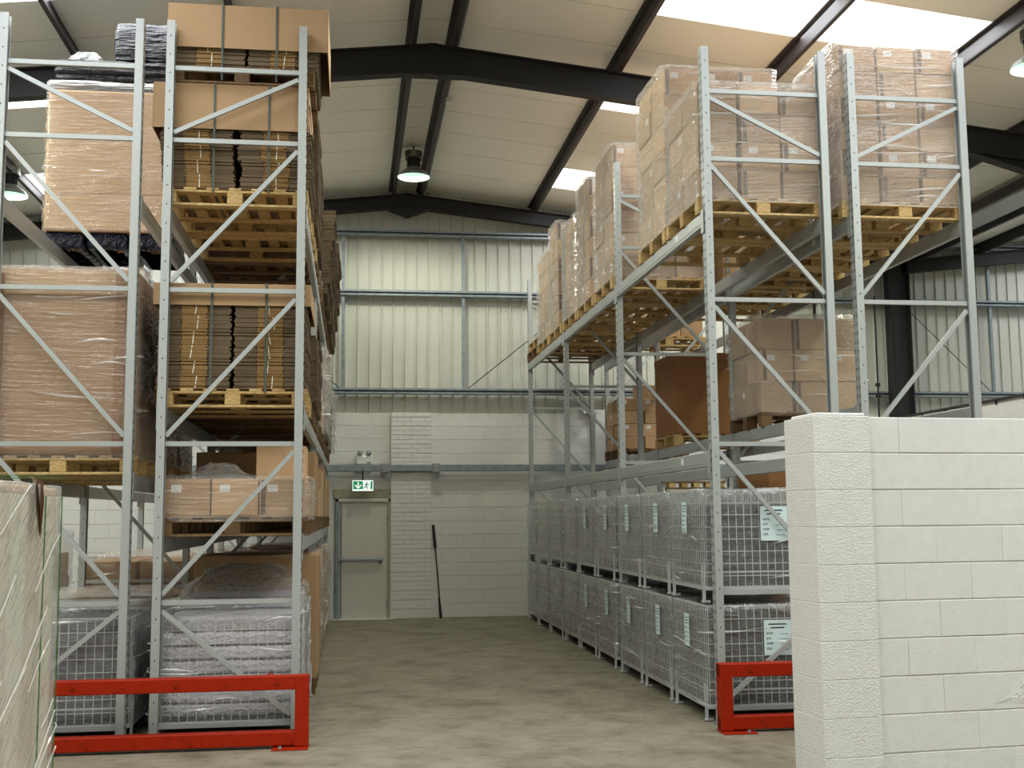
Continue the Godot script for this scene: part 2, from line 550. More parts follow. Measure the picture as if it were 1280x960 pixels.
# ropes of gathered film: narrow doubled strips that run round the load at a slant, whitened to paint in highlight streaks
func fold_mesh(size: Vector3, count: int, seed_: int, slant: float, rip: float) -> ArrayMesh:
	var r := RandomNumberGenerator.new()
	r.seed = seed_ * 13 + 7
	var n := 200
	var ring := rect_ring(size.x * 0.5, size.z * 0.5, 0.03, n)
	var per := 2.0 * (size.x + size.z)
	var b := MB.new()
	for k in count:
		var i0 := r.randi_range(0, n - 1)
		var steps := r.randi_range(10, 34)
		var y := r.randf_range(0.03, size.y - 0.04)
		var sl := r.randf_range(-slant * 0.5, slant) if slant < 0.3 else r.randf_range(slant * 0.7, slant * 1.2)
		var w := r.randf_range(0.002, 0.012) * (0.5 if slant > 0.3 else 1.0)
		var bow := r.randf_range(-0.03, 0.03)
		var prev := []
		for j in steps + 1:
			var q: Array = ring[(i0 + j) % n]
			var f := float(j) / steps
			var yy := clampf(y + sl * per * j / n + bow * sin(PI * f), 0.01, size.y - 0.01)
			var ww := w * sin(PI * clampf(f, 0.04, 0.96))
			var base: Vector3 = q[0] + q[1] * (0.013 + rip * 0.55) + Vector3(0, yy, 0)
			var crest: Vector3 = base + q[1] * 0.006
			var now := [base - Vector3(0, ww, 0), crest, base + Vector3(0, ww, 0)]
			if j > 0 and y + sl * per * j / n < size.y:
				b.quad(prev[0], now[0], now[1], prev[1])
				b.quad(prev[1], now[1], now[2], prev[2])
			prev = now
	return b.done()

func sack_mesh(size: Vector3, seed_: int) -> ArrayMesh:            # a flat sack or folded pack, bulging at the sides
	var rings := []
	for j in 9:
		var a := PI * j / 8.0
		var g := -0.055 * (1.0 - pow(sin(a), 0.35)) - 0.02
		rings.append([size.y * (0.5 - 0.5 * cos(a)), g, 0.022])
	return shell(size, 0.07, 48, rings, seed_, Vector2(2.5, 3.0), true, 0.012)

func lump_mesh(size: Vector3, seed_: int, layers: int) -> ArrayMesh:   # layered soft block
	var rings := []
	for k in layers:
		var y0 := size.y * k / layers
		var h := size.y / layers
		var off := waves.get_noise_2d(k * 37.0, seed_) * 0.03
		rings.append([y0 + h * 0.04, -0.022 + off, 0.02])
		rings.append([y0 + h * 0.3, 0.0 + off, 0.03])
		rings.append([y0 + h * 0.75, 0.002 + off, 0.03])
		rings.append([y0 + h * 0.96, -0.018 + off, 0.02])
	return shell(size, 0.05, 56, rings, seed_, Vector2(2.2, 2.0), true, 0.01)

# ------------------------------------------------------------------ repeated things
var pallet_new: Node3D
var pallet_old: Node3D

func make_pallet(wood: Array) -> Node3D:
	var o := Node3D.new()
	var board := boxm(Vector3(0.098, 0.02, PAL_Z), 0.003)
	var bearer := boxm(Vector3(PAL_X, 0.02, 0.098), 0.003)
	var block := boxm(Vector3(0.12, 0.087, 0.098), 0.003)
	for k in 7:
		part(board, "deck_board", wood[(k * 2) % 3], o, Vector3((k - 3) * (PAL_X - 0.1) / 6.0, PAL_H - 0.01, 0))
	for k in 3:
		var z := (k - 1) * (PAL_Z - 0.1) * 0.5
		part(bearer, "bearer", wood[(k + 1) % 3], o, Vector3(0, PAL_H - 0.03, z))
		part(bearer, "bottom_board", wood[k % 3], o, Vector3(0, 0.01, z))
		for i in 3:
			part(block, "block", wood[(k + i) % 3], o, Vector3((i - 1) * (PAL_X - 0.12) * 0.5, 0.0635, z))
	return o

func pallet(at: Vector3, label: String, old := false, group := "") -> Node3D:
	var src := pallet_old if old else pallet_new
	var o: Node3D = src.duplicate()
	o.name = numbered("pallet")
	add_child(o)
	o.position = at
	o.rotation.y = rng.randf_range(-0.008, 0.008)
	tag(o, label, "pallet", group)
	return o

# one carton: body, tape over the top seam and down the ends, a sticker where the photograph shows one
func carton(at: Vector3, s: Vector3, label: String, group: String, tone: int, sticker := 0, strip := false) -> Node3D:
	var key := "carton%s_%d_%d_%s" % [s, tone, sticker, strip]
	var o: Node3D
	if cache.has(key):
		o = cache[key].duplicate()
	else:
		o = Node3D.new()
		part(boxm(s, 0.006), "body", M.card[tone], o, Vector3(0, s.y * 0.5, 0))
		part(boxm(Vector3(s.x * 0.99, 0.002, 0.05)), "tape", M.tape_clear, o, Vector3(0, s.y + 0.0005, 0))
		if strip:
			part(boxm(Vector3(0.034, s.y * 0.96, 0.003)), "edge_strip", M.tape, o, Vector3(-s.x * 0.5 + 0.03, s.y * 0.5, s.z * 0.5 + 0.0015))
		if sticker == 1 or sticker == 3:
			part(boxm(Vector3(0.075, 0.055, 0.002)), "sticker", M.label_print, o, Vector3(-s.x * 0.5 + 0.1, s.y * 0.74, s.z * 0.5 + 0.0012))
		if sticker >= 2:
			part(boxm(Vector3(0.002, 0.06, 0.07)), "sticker", M.label_print, o, Vector3(-s.x * 0.5 - 0.0012, s.y * 0.7, s.z * 0.3))
		cache[key] = o
		o = o.duplicate()
	o.name = numbered("carton")
	add_child(o)
	o.position = at
	o.rotation.y = rng.randf_range(-0.008, 0.008)
	tag(o, label, "carton", group)
	return o

# a stack of cartons on a pallet; side: -1 when the aisle is at lower x, 1 when it is at higher x
func carton_load(c: Vector3, nx: int, nz: int, heights: Array, sx: float, sz: float, label: String, group: String, side: int, marks := true, faces := "fat", jitter := 0.007) -> void:
	var y := c.y
	var w := sx / nx
	var d := sz / nz
	for j in heights.size():
		var h: float = heights[j]
		var sh := 0.04 if j % 2 else 0.0
		for i in nx:
			for k in nz:
				var front := k == nz - 1 and (faces.contains("f") or j >= heights.size() - 2)
				var aisle := (i == 0 and side < 0) or (i == nx - 1 and side > 0)
				var top := j == heights.size() - 1 and faces.contains("t")
				if not (front or aisle or top):
					continue
				var mark := 0
				if marks and front and j % 2 == 1: mark = 1
				if marks and aisle and j % 2 == 0 and k == 0: mark = 2
				var p := Vector3(c.x - sx * 0.5 + w * (i + 0.5), y, c.z - sz * 0.5 + d * (k + 0.5))
				p += Vector3(rng.randf_range(-jitter, jitter), 0, rng.randf_range(-jitter, jitter) * 0.6)
				if aisle: p.x += side * rng.randf_range(0.0, 0.024)
				carton(p, Vector3(snappedf(w - 0.02, 0.001), h - 0.004, snappedf(d - 0.02, 0.001)), label, group, rng.randi_range(0, 3), mark, marks and front and (i + j) % 2 == 1)
		y += h

# tied bundles of flat cardboard on a pallet: grey fluted edges, yellow folds, white twine
func bundle_meshes(w: float, h: float, d: float) -> Array:
	var key := "bundle%s_%s_%s" % [w, h, d]
	if cache.has(key):
		return cache[key]
	var res := []
	var r := RandomNumberGenerator.new()
	r.seed = 77
	for variant in 3:
		var a := MB.new()
		var b := MB.new()
		var sheets := 9
		for k in sheets:
			var y := h * (k + 0.5) / sheets
			var th := h / sheets * 0.86
			var j := Vector3(r.randf_range(-0.008, 0.008), 0, r.randf_range(-0.008, 0.008))
			for sgn: float in [-1.0, 1.0]:
				a.box(Vector3(sgn * w * 0.335, y, 0) + j + Vector3(r.randf_range(-0.004, 0.004), 0, 0), Vector3(w * 0.31, th, d))
			b.box(Vector3(r.randf_range(-0.004, 0.004), y, 0.004) + j, Vector3(w * 0.35, th, d + 0.012))
		res.append([a.done(), b.done()])
	cache[key] = res
	return res

func bundle_load(c: Vector3, layers: int, lh: float, d: float, label: String, group: String, w := 0.57, lean := 0.0, mess := 0.004) -> void:
	var ms := bundle_meshes(w, lh - 0.003, d)
	for j in layers:
		for i in 2:
			var o := thing("cardboard_bundle", label, "cardboard", Vector3(c.x + (i - 0.5) * (w + 0.012) + rng.randf_range(-mess, mess) + (i - 0.5) * mess * 1.6 + lean * j, c.y + lh * j, c.z + rng.randf_range(-0.008, 0.008)), rng.randf_range(-0.006, 0.006) * (1.0 + mess * 60.0), group)
			var m: Array = ms[rng.randi_range(0, 2)]
			part(m[0], "fluted_edge", M.flute, o)
			part(m[1], "folded_board", M.fold, o)
			part(boxm(Vector3(0.007, lh * 0.92, 0.004)), "twine", M.twine, o, Vector3(rng.randf_range(-0.02, 0.03), lh * 0.5, d * 0.5 + 0.012)).rotation.z = rng.randf_range(-0.16, 0.16)

# a sheet of card laid over a load with its edges folded down
func cover_sheet(c: Vector3, s: Vector3, drop: float, label: String) -> void:
	var o := thing("cover_sheet", label, "cardboard", c)
	part(boxm(Vector3(s.x, 0.008, s.z), 0.002), "top_panel", M.cover, o)
	for f in [[Vector3(0, -drop * 0.5, s.z * 0.5), Vector3(s.x, drop, 0.007)], [Vector3(0, -drop * 0.5, -s.z * 0.5), Vector3(s.x, drop, 0.007)], [Vector3(s.x * 0.5, -drop * 0.5, 0), Vector3(0.007, drop, s.z)], [Vector3(-s.x * 0.5, -drop * 0.5, 0), Vector3(0.007, drop, s.z)]]:
		part(boxm(f[1], 0.0015), "flap", M.cover, o, f[0])

# a strap looped round a load: up the front, over the top, down the back
func strap(x: float, y0: float, y1: float, z0: float, z1: float, label: String, m: Material, group: String) -> void:
	var b := MB.new()
	var w := 0.016
	b.box(Vector3(0, (y0 + y1) * 0.5, z1 + 0.004), Vector3(w, y1 - y0 + 0.006, 0.003))
	b.box(Vector3(0, (y0 + y1) * 0.5, z0 - 0.004), Vector3(w, y1 - y0 + 0.006, 0.003))
	b.box(Vector3(0, y1 + 0.004, (z0 + z1) * 0.5), Vector3(w, 0.003, z1 - z0 + 0.01))
	b.box(Vector3(0, y0 - 0.002, (z0 + z1) * 0.5), Vector3(w, 0.003, z1 - z0 + 0.01))
	solo(b.done(), "strapping_band", m, label, "strap", Vector3(x, 0, 0), 0.0, group)

# wire cage: legs, base, four wire panels
const CAGE := Vector3(1.10, 0.84, 0.98)
var cage0: Node3D

func make_cage() -> Node3D:
	var o := Node3D.new()
	var s := CAGE
	var y0 := 0.12
	var fb := MB.new()
	for e: float in [-1.0, 1.0]:
		fb.bar(Vector3(-s.x * 0.5, y0, e * s.z * 0.5), Vector3(s.x * 0.5, y0, e * s.z * 0.5), 0.03, 0.03)
		fb.bar(Vector3(e * s.x * 0.5, y0, -s.z * 0.5), Vector3(e * s.x * 0.5, y0, s.z * 0.5), 0.03, 0.03, Vector3(0, 1, 0))
	part(fb.done(), "base_frame", M.wire, o)
	part(boxm(Vector3(s.x - 0.02, 0.012, s.z - 0.02)), "base_tray", M.black, o, Vector3(0, y0 + 0.022, 0))
	var panel := func(w: float, pitch: float) -> ArrayMesh:
		var b := MB.new()
		var n := int(round(w / pitch))
		for i in n + 1:
			b.bar(Vector3(-w * 0.5 + w * i / n, y0 - 0.01, 0), Vector3(-w * 0.5 + w * i / n, y0 + s.y - 0.04, 0), 0.0055, 0.0055)
		for j in 9:
			var y := y0 + (s.y - 0.05) * j / 8.0
			b.bar(Vector3(-w * 0.5, y, 0.005), Vector3(w * 0.5, y, 0.005), 0.006, 0.006)
		b.bar(Vector3(-w * 0.5, y0 + s.y - 0.045, 0), Vector3(w * 0.5, y0 + s.y - 0.045, 0), 0.014, 0.014)
		b.bar(Vector3(-w * 0.5, y0 + 0.13, 0.004), Vector3(w * 0.5, y0 + 0.13, 0.004), 0.012, 0.01)
		return b.done()
	var front: ArrayMesh = panel.call(s.x, 0.066)
	var flank: ArrayMesh = panel.call(s.z, 0.054)
	part(front, "wire_panel", M.wire, o, Vector3(0, 0, s.z * 0.5))
	part(front, "wire_panel", M.wire, o, Vector3(0, 0, -s.z * 0.5), PI)
	part(flank, "wire_panel", M.wire, o, Vector3(s.x * 0.5, 0, 0), PI / 2)
	part(flank, "wire_panel", M.wire, o, Vector3(-s.x * 0.5, 0, 0), -PI / 2)
	var leg := MB.new()                                          # a rod bent into a hairpin
	for e: float in [-1.0, 1.0]:
		leg.tube(Vector3(0, 0.02, e * 0.022), Vector3(0, 0.30, e * 0.032), 0.0075, 6)
	leg.tube(Vector3(0, 0.016, -0.028), Vector3(0, 0.016, 0.028), 0.011, 6)
	leg.tube(Vector3(-0.02, 0.012, 0.0), Vector3(0.05, 0.012, 0.0), 0.011, 6)
	var lm := leg.done()
	for sx: float in [-1.0, 1.0]:
		for sz: float in [-1.0, 1.0]:
			part(lm, "leg", M.wire, o, Vector3(sx * (s.x * 0.5 + 0.012), 0, sz * (s.z * 0.5 - 0.055)), 0.0 if sx < 0 else PI)
	return o

func cage(at: Vector3, label: String, group: String) -> Node3D:
	var o: Node3D = cage0.duplicate()
	o.name = numbered("wire_cage")
	add_child(o)
	o.position = at
	o.rotation.y = rng.randf_range(-0.01, 0.01)
	tag(o, label, "cage", group)
	return o

# ------------------------------------------------------------------ racks
func rack(called: String, row: Dictionary, label: String) -> void:
	var o := thing(called, label, "rack", Vector3(row.x0, 0, FRAMES[0]), 0.0, "pallet racks")
	var w: float = row.x1 - row.x0
	var top := 5.6
	var up := MB.new()                                           # open profile: web to the outside, two flanges with lips
	up.box(Vector3(-0.03, top * 0.5, 0), Vector3(0.004, top, 0.09))
	for e: float in [-1.0, 1.0]:
		up.box(Vector3(0, top * 0.5, e * 0.043), Vector3(0.062, top, 0.004))
		up.box(Vector3(0.029, top * 0.5, e * 0.034), Vector3(0.004, top, 0.016))
	var um := up.done()
	var slots := MB.new()
	for k in 72:
		for e: float in [-1.0, 1.0]:
			slots.box(Vector3(-0.0325, 0.12 + k * 0.076, e * 0.024), Vector3(0.002, 0.028, 0.01))
	for k in 36:
		slots.box(Vector3(0.0, 0.15 + k * 0.152, 0.0455), Vector3(0.008, 0.012, 0.002))
	var sm := slots.done()
	var foot := MB.new()
	foot.box(Vector3(0, 0.004, 0), Vector3(0.12, 0.008, 0.13))
	foot.tube(Vector3(-0.045, 0.0, 0.045), Vector3(-0.045, 0.022, 0.045), 0.009, 6)
	foot.tube(Vector3(0.045, 0.0, -0.045), Vector3(0.045, 0.022, -0.045), 0.009, 6)
	var fm := foot.done()
	var ys := [0.12, 1.03, 2.23, 3.43, 4.63, 5.22]
	for z in FRAMES:
		var zz: float = z - FRAMES[0]
		for e in 2:
			var u := part(um, "upright", M.galv, o, Vector3(w * e, 0, zz), PI * e)
			part(sm, "slot_rows", M.slot, u).set_meta("kind", "stuff")
			part(fm, "foot_plate", M.galv_old, u)
		for y in ys:
			var b := MB.new()
			b.box(Vector3(0, 0, 0), Vector3(w - 0.06, 0.036, 0.03))
			part(b.done(), "horizontal_brace", M.galv, o, Vector3(w * 0.5, y, zz))
		for k in ys.size() - 1:
			var rise: int = row.rise if k > 0 else -row.rise
			var ya: float = ys[k] + 0.06
			var yb: float = ys[k + 1] - 0.06
			var b := MB.new()
			b.bar(Vector3(0.035, ya if rise > 0 else yb, 0.006), Vector3(w - 0.035, yb if rise > 0 else ya, 0.006), 0.034, 0.028)
			part(b.done(), "diagonal_brace", M.galv, o, Vector3(0, 0, zz))
	for bay in 3:
		var za: float = FRAMES[bay] - FRAMES[0] - 0.045
		var zb: float = FRAMES[bay + 1] - FRAMES[0] + 0.045
		for y: float in row.levels:
			for e in 2:
				var b := MB.new()
				var x := -0.012 if e == 0 else 0.012
				var zc := (za + zb) * 0.5
				b.cbox(Vector3(x, y - 0.062, zc), Vector3(0.05, 0.124, za - zb), 0.006)
				b.box(Vector3(x - 0.026 * (1 if e == 0 else -1), y - 0.092, zc), Vector3(0.004, 0.004, za - zb))     # rolled seam
				var bm := part(b.done(), "beam", M.galv, o, Vector3(w * e, 0, 0))
				for q: float in [za + 0.02, zb - 0.02]:
					part(boxm(Vector3(0.006, 0.2, 0.07)), "end_connector", M.galv, bm, Vector3((-0.04 if e == 0 else 0.04), y - 0.085, q))
				if bay == 0 and e == 0:
					part(boxm(Vector3(0.002, 0.055, 0.07)), "load_sticker", M.paper, bm, Vector3(-0.0385, y - 0.05, za - 0.75))

func slot_z(bay: int, k: int) -> float:
	return FRAMES[bay] - 0.575 - 1.055 * k

func row_x(row: String) -> float:
	return (ROW[row].x0 + ROW[row].x1) * 0.5

# ------------------------------------------------------------------
func _ready() -> void:
	rng.seed = 4711
	waves.frequency = 1.0
	waves.fractal_octaves = 3
	# camera
	var cam := Camera3D.new()
	cam.name = "camera"
	var pitch := 0.11337
	var yaw := 0.13768
	var roll := -0.00849
	var fwd := Vector3(sin(yaw) * cos(pitch), sin(pitch), -cos(yaw) * cos(pitch))
	var rt := Vector3(cos(yaw), 0, sin(yaw))
	var up := rt.cross(fwd)
	cam.transform = Transform3D(Basis(rt * cos(roll) + up * sin(roll), up * cos(roll) - rt * sin(roll), -fwd), Vector3(0, 1.66, 0))
	cam.fov = rad_to_deg(2.0 * atan(480.0 / 1446.28))
	cam.near = 0.05
	cam.far = 200.0
	add_child(cam)
	cam.current = true
	# daylight sky outside; the hall is closed but for its rooflights
	var we := WorldEnvironment.new()
	we.name = "world_environment"
	var env := Environment.new()
	env.background_mode = Environment.BG_SKY
	var sky := Sky.new()
	var ps := PhysicalSkyMaterial.new()
	sky.sky_material = ps
	env.sky = sky
	env.tonemap_mode = Environment.TONE_MAPPER_LINEAR
	env.tonemap_exposure = 0.85
	env.sdfgi_enabled = true
	env.ssao_enabled = true
	env.ssil_enabled = true
	we.environment = env
	add_child(we)
	materials()
	M.tape_clear = mat(Color(0.58, 0.45, 0.31), 0.3)
	M.label_print = mat(Color(1, 1, 1), 0.8)
	M.label_print.albedo_texture = sheet_print(5, false)
	M.sheet_blank = mat(Color(0.80, 0.88, 0.88), 0.8)
	M.data_print = mat(Color(1, 1, 1), 0.8)
	M.data_print.albedo_texture = sheet_print(8, true)
	M.ink = mat(Color(0.25, 0.28, 0.3), 0.8)
	roof_and_daylight()
	building()
	steelwork()
	back_wall_fittings()
	block_wall()
	rack("pallet_rack", ROW.flat, "galvanised rack along the aisle, loaded with flat cardboard bundles")
	rack("pallet_rack", ROW.big, "galvanised rack row behind the cardboard bundles, holding the huge wrapped cartons")
	rack("pallet_rack", ROW.cage, "galvanised rack along the aisle, standing over the stacked wire cages")
	rack("pallet_rack", ROW.rear, "galvanised rack row behind the wire cages, with one tall plain brown box")
	guards()
	pallet_new = make_pallet(M.pine)
	pallet_old = make_pallet(M.old_pine)
	cage0 = make_cage()
	loads_flat_row()
	loads_big_row()
	loads_cage_row()
	loads_rear_row()
	near_pallet()
	lamps()
	pallet_new.free(); pallet_old.free(); cage0.free()
	for k in cache:
		if cache[k] is Node3D:
			cache[k].free()

# ------------------------------------------------------------------ roof
const STRIPS := [-19.5, -18.15, -17.1, -16.2, -15.35, -14.45, -13.45, -12.5, -11.55, -10.55, -9.55, -8.55, -7.55, -6.5, -5.5, -4.5, -3.5, -2.5, -1.5, -0.5, 0.5, 1.5, 2.5, 3.5, 4.5, 5.5, 6.5]
const LIT := [1, 5, 8, 11, 14, 17, 20, 23]

func roof_y(x: float) -> float:
	if x > VALLEY:
		return ROOF_Y - PITCH * (VALLEY - RIDGE) + PITCH * (x - VALLEY)
	return ROOF_Y - PITCH * absf(x - RIDGE)

func roof_and_daylight() -> void:
	var root := struct_root("ceiling", "pale ribbed roof lining sheets between the dark purlins")
	var count := 0
	var slopes := [[RIDGE, VALLEY, 3.06, 6.5], [RIDGE, -7.8, -1.29, -4.73], [VALLEY, 18.2, 11.7, 15.1]]
	for k in STRIPS.size() - 1:
		var za: float = STRIPS[k]
		var zb: float = STRIPS[k + 1]
		for s in slopes:
			var lit: bool = LIT.has(k)
			var cuts := [s[0], s[1]]
			if lit: cuts = [s[0], s[2], s[3], s[1]]
			for i in cuts.size() - 1:
				var xa: float = cuts[i]
				var xb: float = cuts[i + 1]
				var ya := roof_y(xa)
				var yb := roof_y(xb)
				var b := MB.new()
				b.bar(Vector3(xa, ya + 0.03, (za + zb) * 0.5), Vector3(xb, yb + 0.03, (za + zb) * 0.5), 0.06, zb - za - 0.018, Vector3(0, 0, 1))
				if not (lit and i == 1):
					part(b.done(), "ceiling_panel", M.liner, root)
					continue
				count += 1
				var w := part(b.done(), "window_%d" % count, M.skylight, self)
				tag(w, "bright translucent rooflight sheet between two purlins", "", "", "structure")
				var l := AreaLight3D.new()
				l.name = "rooflight_daylight_%03d" % count
				l.area_size = Vector2(Vector2(xb - xa, yb - ya).length() - 0.05, zb - za - 0.05)
				l.light_color = Color(0.965, 0.98, 1.0)
				l.light_energy = 13.0
				l.shadow_enabled = true
				l.area_range = 40.0
				add_child(l)
				var nx := Vector3(absf(xb - xa), (yb - ya) * signf(xb - xa), 0).normalized()
				var nz := Vector3(-nx.y, nx.x, 0)          # away from where the light shines: upwards
				l.transform = Transform3D(Basis(nx, nz.cross(nx), nz), Vector3((xa + xb) * 0.5, (ya + yb) * 0.5 - 0.02, (za + zb) * 0.5))
	# weather skin above the lining, so that the joints are not open to the sky
	for s in slopes:
		var b := MB.new()
		b.bar(Vector3(s[0], roof_y(s[0]) + 0.12, -6.5), Vector3(s[1], roof_y(s[1]) + 0.12, -6.5), 0.05, 26.4, Vector3(0, 0, 1))
		part(b.done(), "roof_skin", M.dark_steel, root)

# ------------------------------------------------------------------ floor and walls
func cladding_mesh(w: float, h: float) -> ArrayMesh:
	var b := MB.new()
	var x := -w * 0.5
	var pts := []
	var n := int(round(w / 0.196))
	for i in n:
		var a := x + w * i / n
		var q := w / n
		pts.append_array([Vector2(a, 0.0), Vector2(a + q * 0.80, 0.0), Vector2(a + q * 0.86, 0.032), Vector2(a + q * 0.94, 0.032)])
	pts.append(Vector2(w * 0.5, 0.0))
	for i in pts.size() - 1:
		var p: Vector2 = pts[i]
		var q: Vector2 = pts[i + 1]
		b.quad(Vector3(p.x, 0, p.y), Vector3(q.x, 0, q.y), Vector3(q.x, h, q.y), Vector3(p.x, h, p.y))
	b.box(Vector3(0, h * 0.5, -0.03), Vector3(w, h, 0.04))
	return b.done()

func courses(root: Node, x0: float, x1: float, rows: int, bw: float, bh: float, face_z: float, mats: Array, deep: float, gap: float, bevel: float, near0 := -1e9, near1 := 1e9) -> void:
	# painted blocks in running bond; those outside near0..near1 are joined into one mesh
	var far := MB.new()
	var any := false
	for j in rows:
		var x := x0 - (bw * 0.5 if j % 2 else 0.0)
		var i := 0
		while x < x1 - 0.02:
			var a := maxf(x, x0)
			var b := minf(x + bw, x1)
			if b - a > 0.03:
				var s := Vector3(snappedf(b - a - 0.0015, 0.0005), bh - gap, deep)
				var c := Vector3((a + b) * 0.5, (j + 0.5) * bh, face_z - deep * 0.5 + rng.randf_range(-0.0015, 0.0015))
				if c.x > near0 and c.x < near1:
					part(beddedm(s, bevel), "block", mats[(i * 7 + j * 3) % mats.size()], root, c)
				else:
					bedded(far, c, s, bevel)
					any = true
			x += bw
			i += 1
	if any:
		part(far.done(), "block_courses", mats[0], root).set_meta("kind", "stuff")

func building() -> void:
	var fl := part(boxm(Vector3(26.4, 0.2, 26.4)), "floor", M.concrete, self, Vector3(5.2, -0.1, -6.5))
	tag(fl, "worn grey concrete warehouse floor with dark smudges", "", "", "structure")
	# end wall: painted blocks below, profiled cladding above
	var wb := part(boxm(Vector3(17.6, 3.385, 0.2)), "wall_back", M.block[1], self, Vector3(0.85, 1.6925, BACK - 0.115))
	tag(wb, "cream painted block end wall with pale profiled cladding above", "", "", "structure")
	var off := -wb.position
	var holder := Node3D.new()
	holder.name = "block_wall"
	holder.position = off
	wb.add_child(holder)
	courses(holder, -7.9, -0.30, 15, 0.45, 0.2257, BACK, M.block, 0.03, 0.004, 0.003, -2.7, 1e9)
	courses(holder, 0.62, 9.6, 15, 0.45, 0.2257, BACK, M.block, 0.03, 0.004, 0.003, -1e9, 4.9)
	var over := Node3D.new()
	over.name = "block_wall_over_door"
	over.position = off + Vector3(0, 2.1, 0)
	wb.add_child(over)
	courses(over, -0.30, 0.62, 6, 0.45, 0.2143, BACK, M.block, 0.03, 0.004, 0.003)
	# brick pier beside the door
	var pier := Node3D.new()
	pier.name = "brick_pier"
	pier.position = off
	wb.add_child(pier)
	var bm := MB.new()
	for j in 45:
		var y := 0.0752 * (j + 0.5)
		for i in (3 if j % 2 == 0 else 4):
			var a := 0.632 + 0.2257 * (i - (0.5 if j % 2 else 0.0))
			var x0 := maxf(a, 0.632)
			var x1 := minf(a + 0.2257, 1.309)
			bm.cbox(Vector3((x0 + x1) * 0.5, y, BACK + 0.045 + 0.003 * sin(i * 7.0 + j * 3.3)), Vector3(x1 - x0 - 0.008, 0.066, 0.08), 0.004)
	part(bm.done(), "brick_courses", M.block[2], pier).set_meta("kind", "stuff")
	part(boxm(Vector3(0.67, 3.385, 0.07)), "mortar_bed", M.block[1], pier, Vector3(0.9705, 1.6925, BACK + 0.04))
	# second pier, in the corner behind the far end of the wire cages
	var pier2 := part(boxm(Vector3(0.5, 3.42, 0.12), 0.004), "corner_pier", M.block[2], wb, off + Vector3(4.35, 1.71, BACK + 0.06))
	pier2.set_meta("label", "painted block pier")
	part(boxm(Vector3(1.4, 0.06, 0.18), 0.004), "coping", M.block[0], wb, off + Vector3(4.6, 3.41, BACK + 0.02))
	# cladding
	var x := -7.9
	while x < 18.0:
		var w := 1.0
		var h := roof_y(x + 0.5) + 0.06 - 3.36
		part(cladding_mesh(w, h), "cladding_sheet", M.cladding, wb, off + Vector3(x + 0.5, 3.36, BACK - 0.06))
		x += w
	# second hall, beyond the low block wall
	var wb2 := part(boxm(Vector3(8.7, 3.4, 0.2)), "wall_back", M.block[1], self, Vector3(13.9, 1.7, BACK - 0.115))
	tag(wb2, "painted end wall of the neighbouring hall", "", "", "structure")
	var low := struct_root("wall_side", "long low painted block wall below the valley gutter")
	part(boxm(Vector3(0.2, 3.3, 22.4), 0.004), "block_face", M.block[0], low, Vector3(9.6, 1.65, -8.1))
	part(boxm(Vector3(0.26, 0.03, 22.4), 0.004), "capping", M.purlin, low, Vector3(9.58, 3.315, -8.1))
	for k in 30:
		part(boxm(Vector3(0.03, 0.05, 0.03)), "capping_bracket", M.purlin, low, Vector3(9.49, 3.27, -19.0 + k * 0.75))
	for d in [["wall_left", Vector3(0.2, 6.5, 26.4), Vector3(-7.95, 3.25, -6.5), M.block[1], "pale side wall of the hall"], ["wall_right", Vector3(0.2, 7.6, 26.4), Vector3(18.25, 3.7, -6.5), M.cladding, "pale far side wall of the neighbouring hall"], ["wall_front", Vector3(26.4, 7.6, 0.2), Vector3(5.2, 3.7, 6.6), M.cladding, "pale front wall behind the viewer"]]:
		var o := part(boxm(d[1]), d[0], d[3], self, d[2])
		tag(o, d[4], "", "", "structure")

func ibeam(b: MB, p: Vector3, q: Vector3, depth: float, flange: float) -> void:   # p and q on the top flange, beam across x
	var dn := Vector3(0, -1, 0)
	b.bar(p + dn * 0.008, q + dn * 0.008, 0.016, flange)
	b.bar(p + dn * (depth - 0.008), q + dn * (depth - 0.008), 0.016, flange)
	b.bar(p + dn * depth * 0.5, q + dn * depth * 0.5, depth, 0.012)

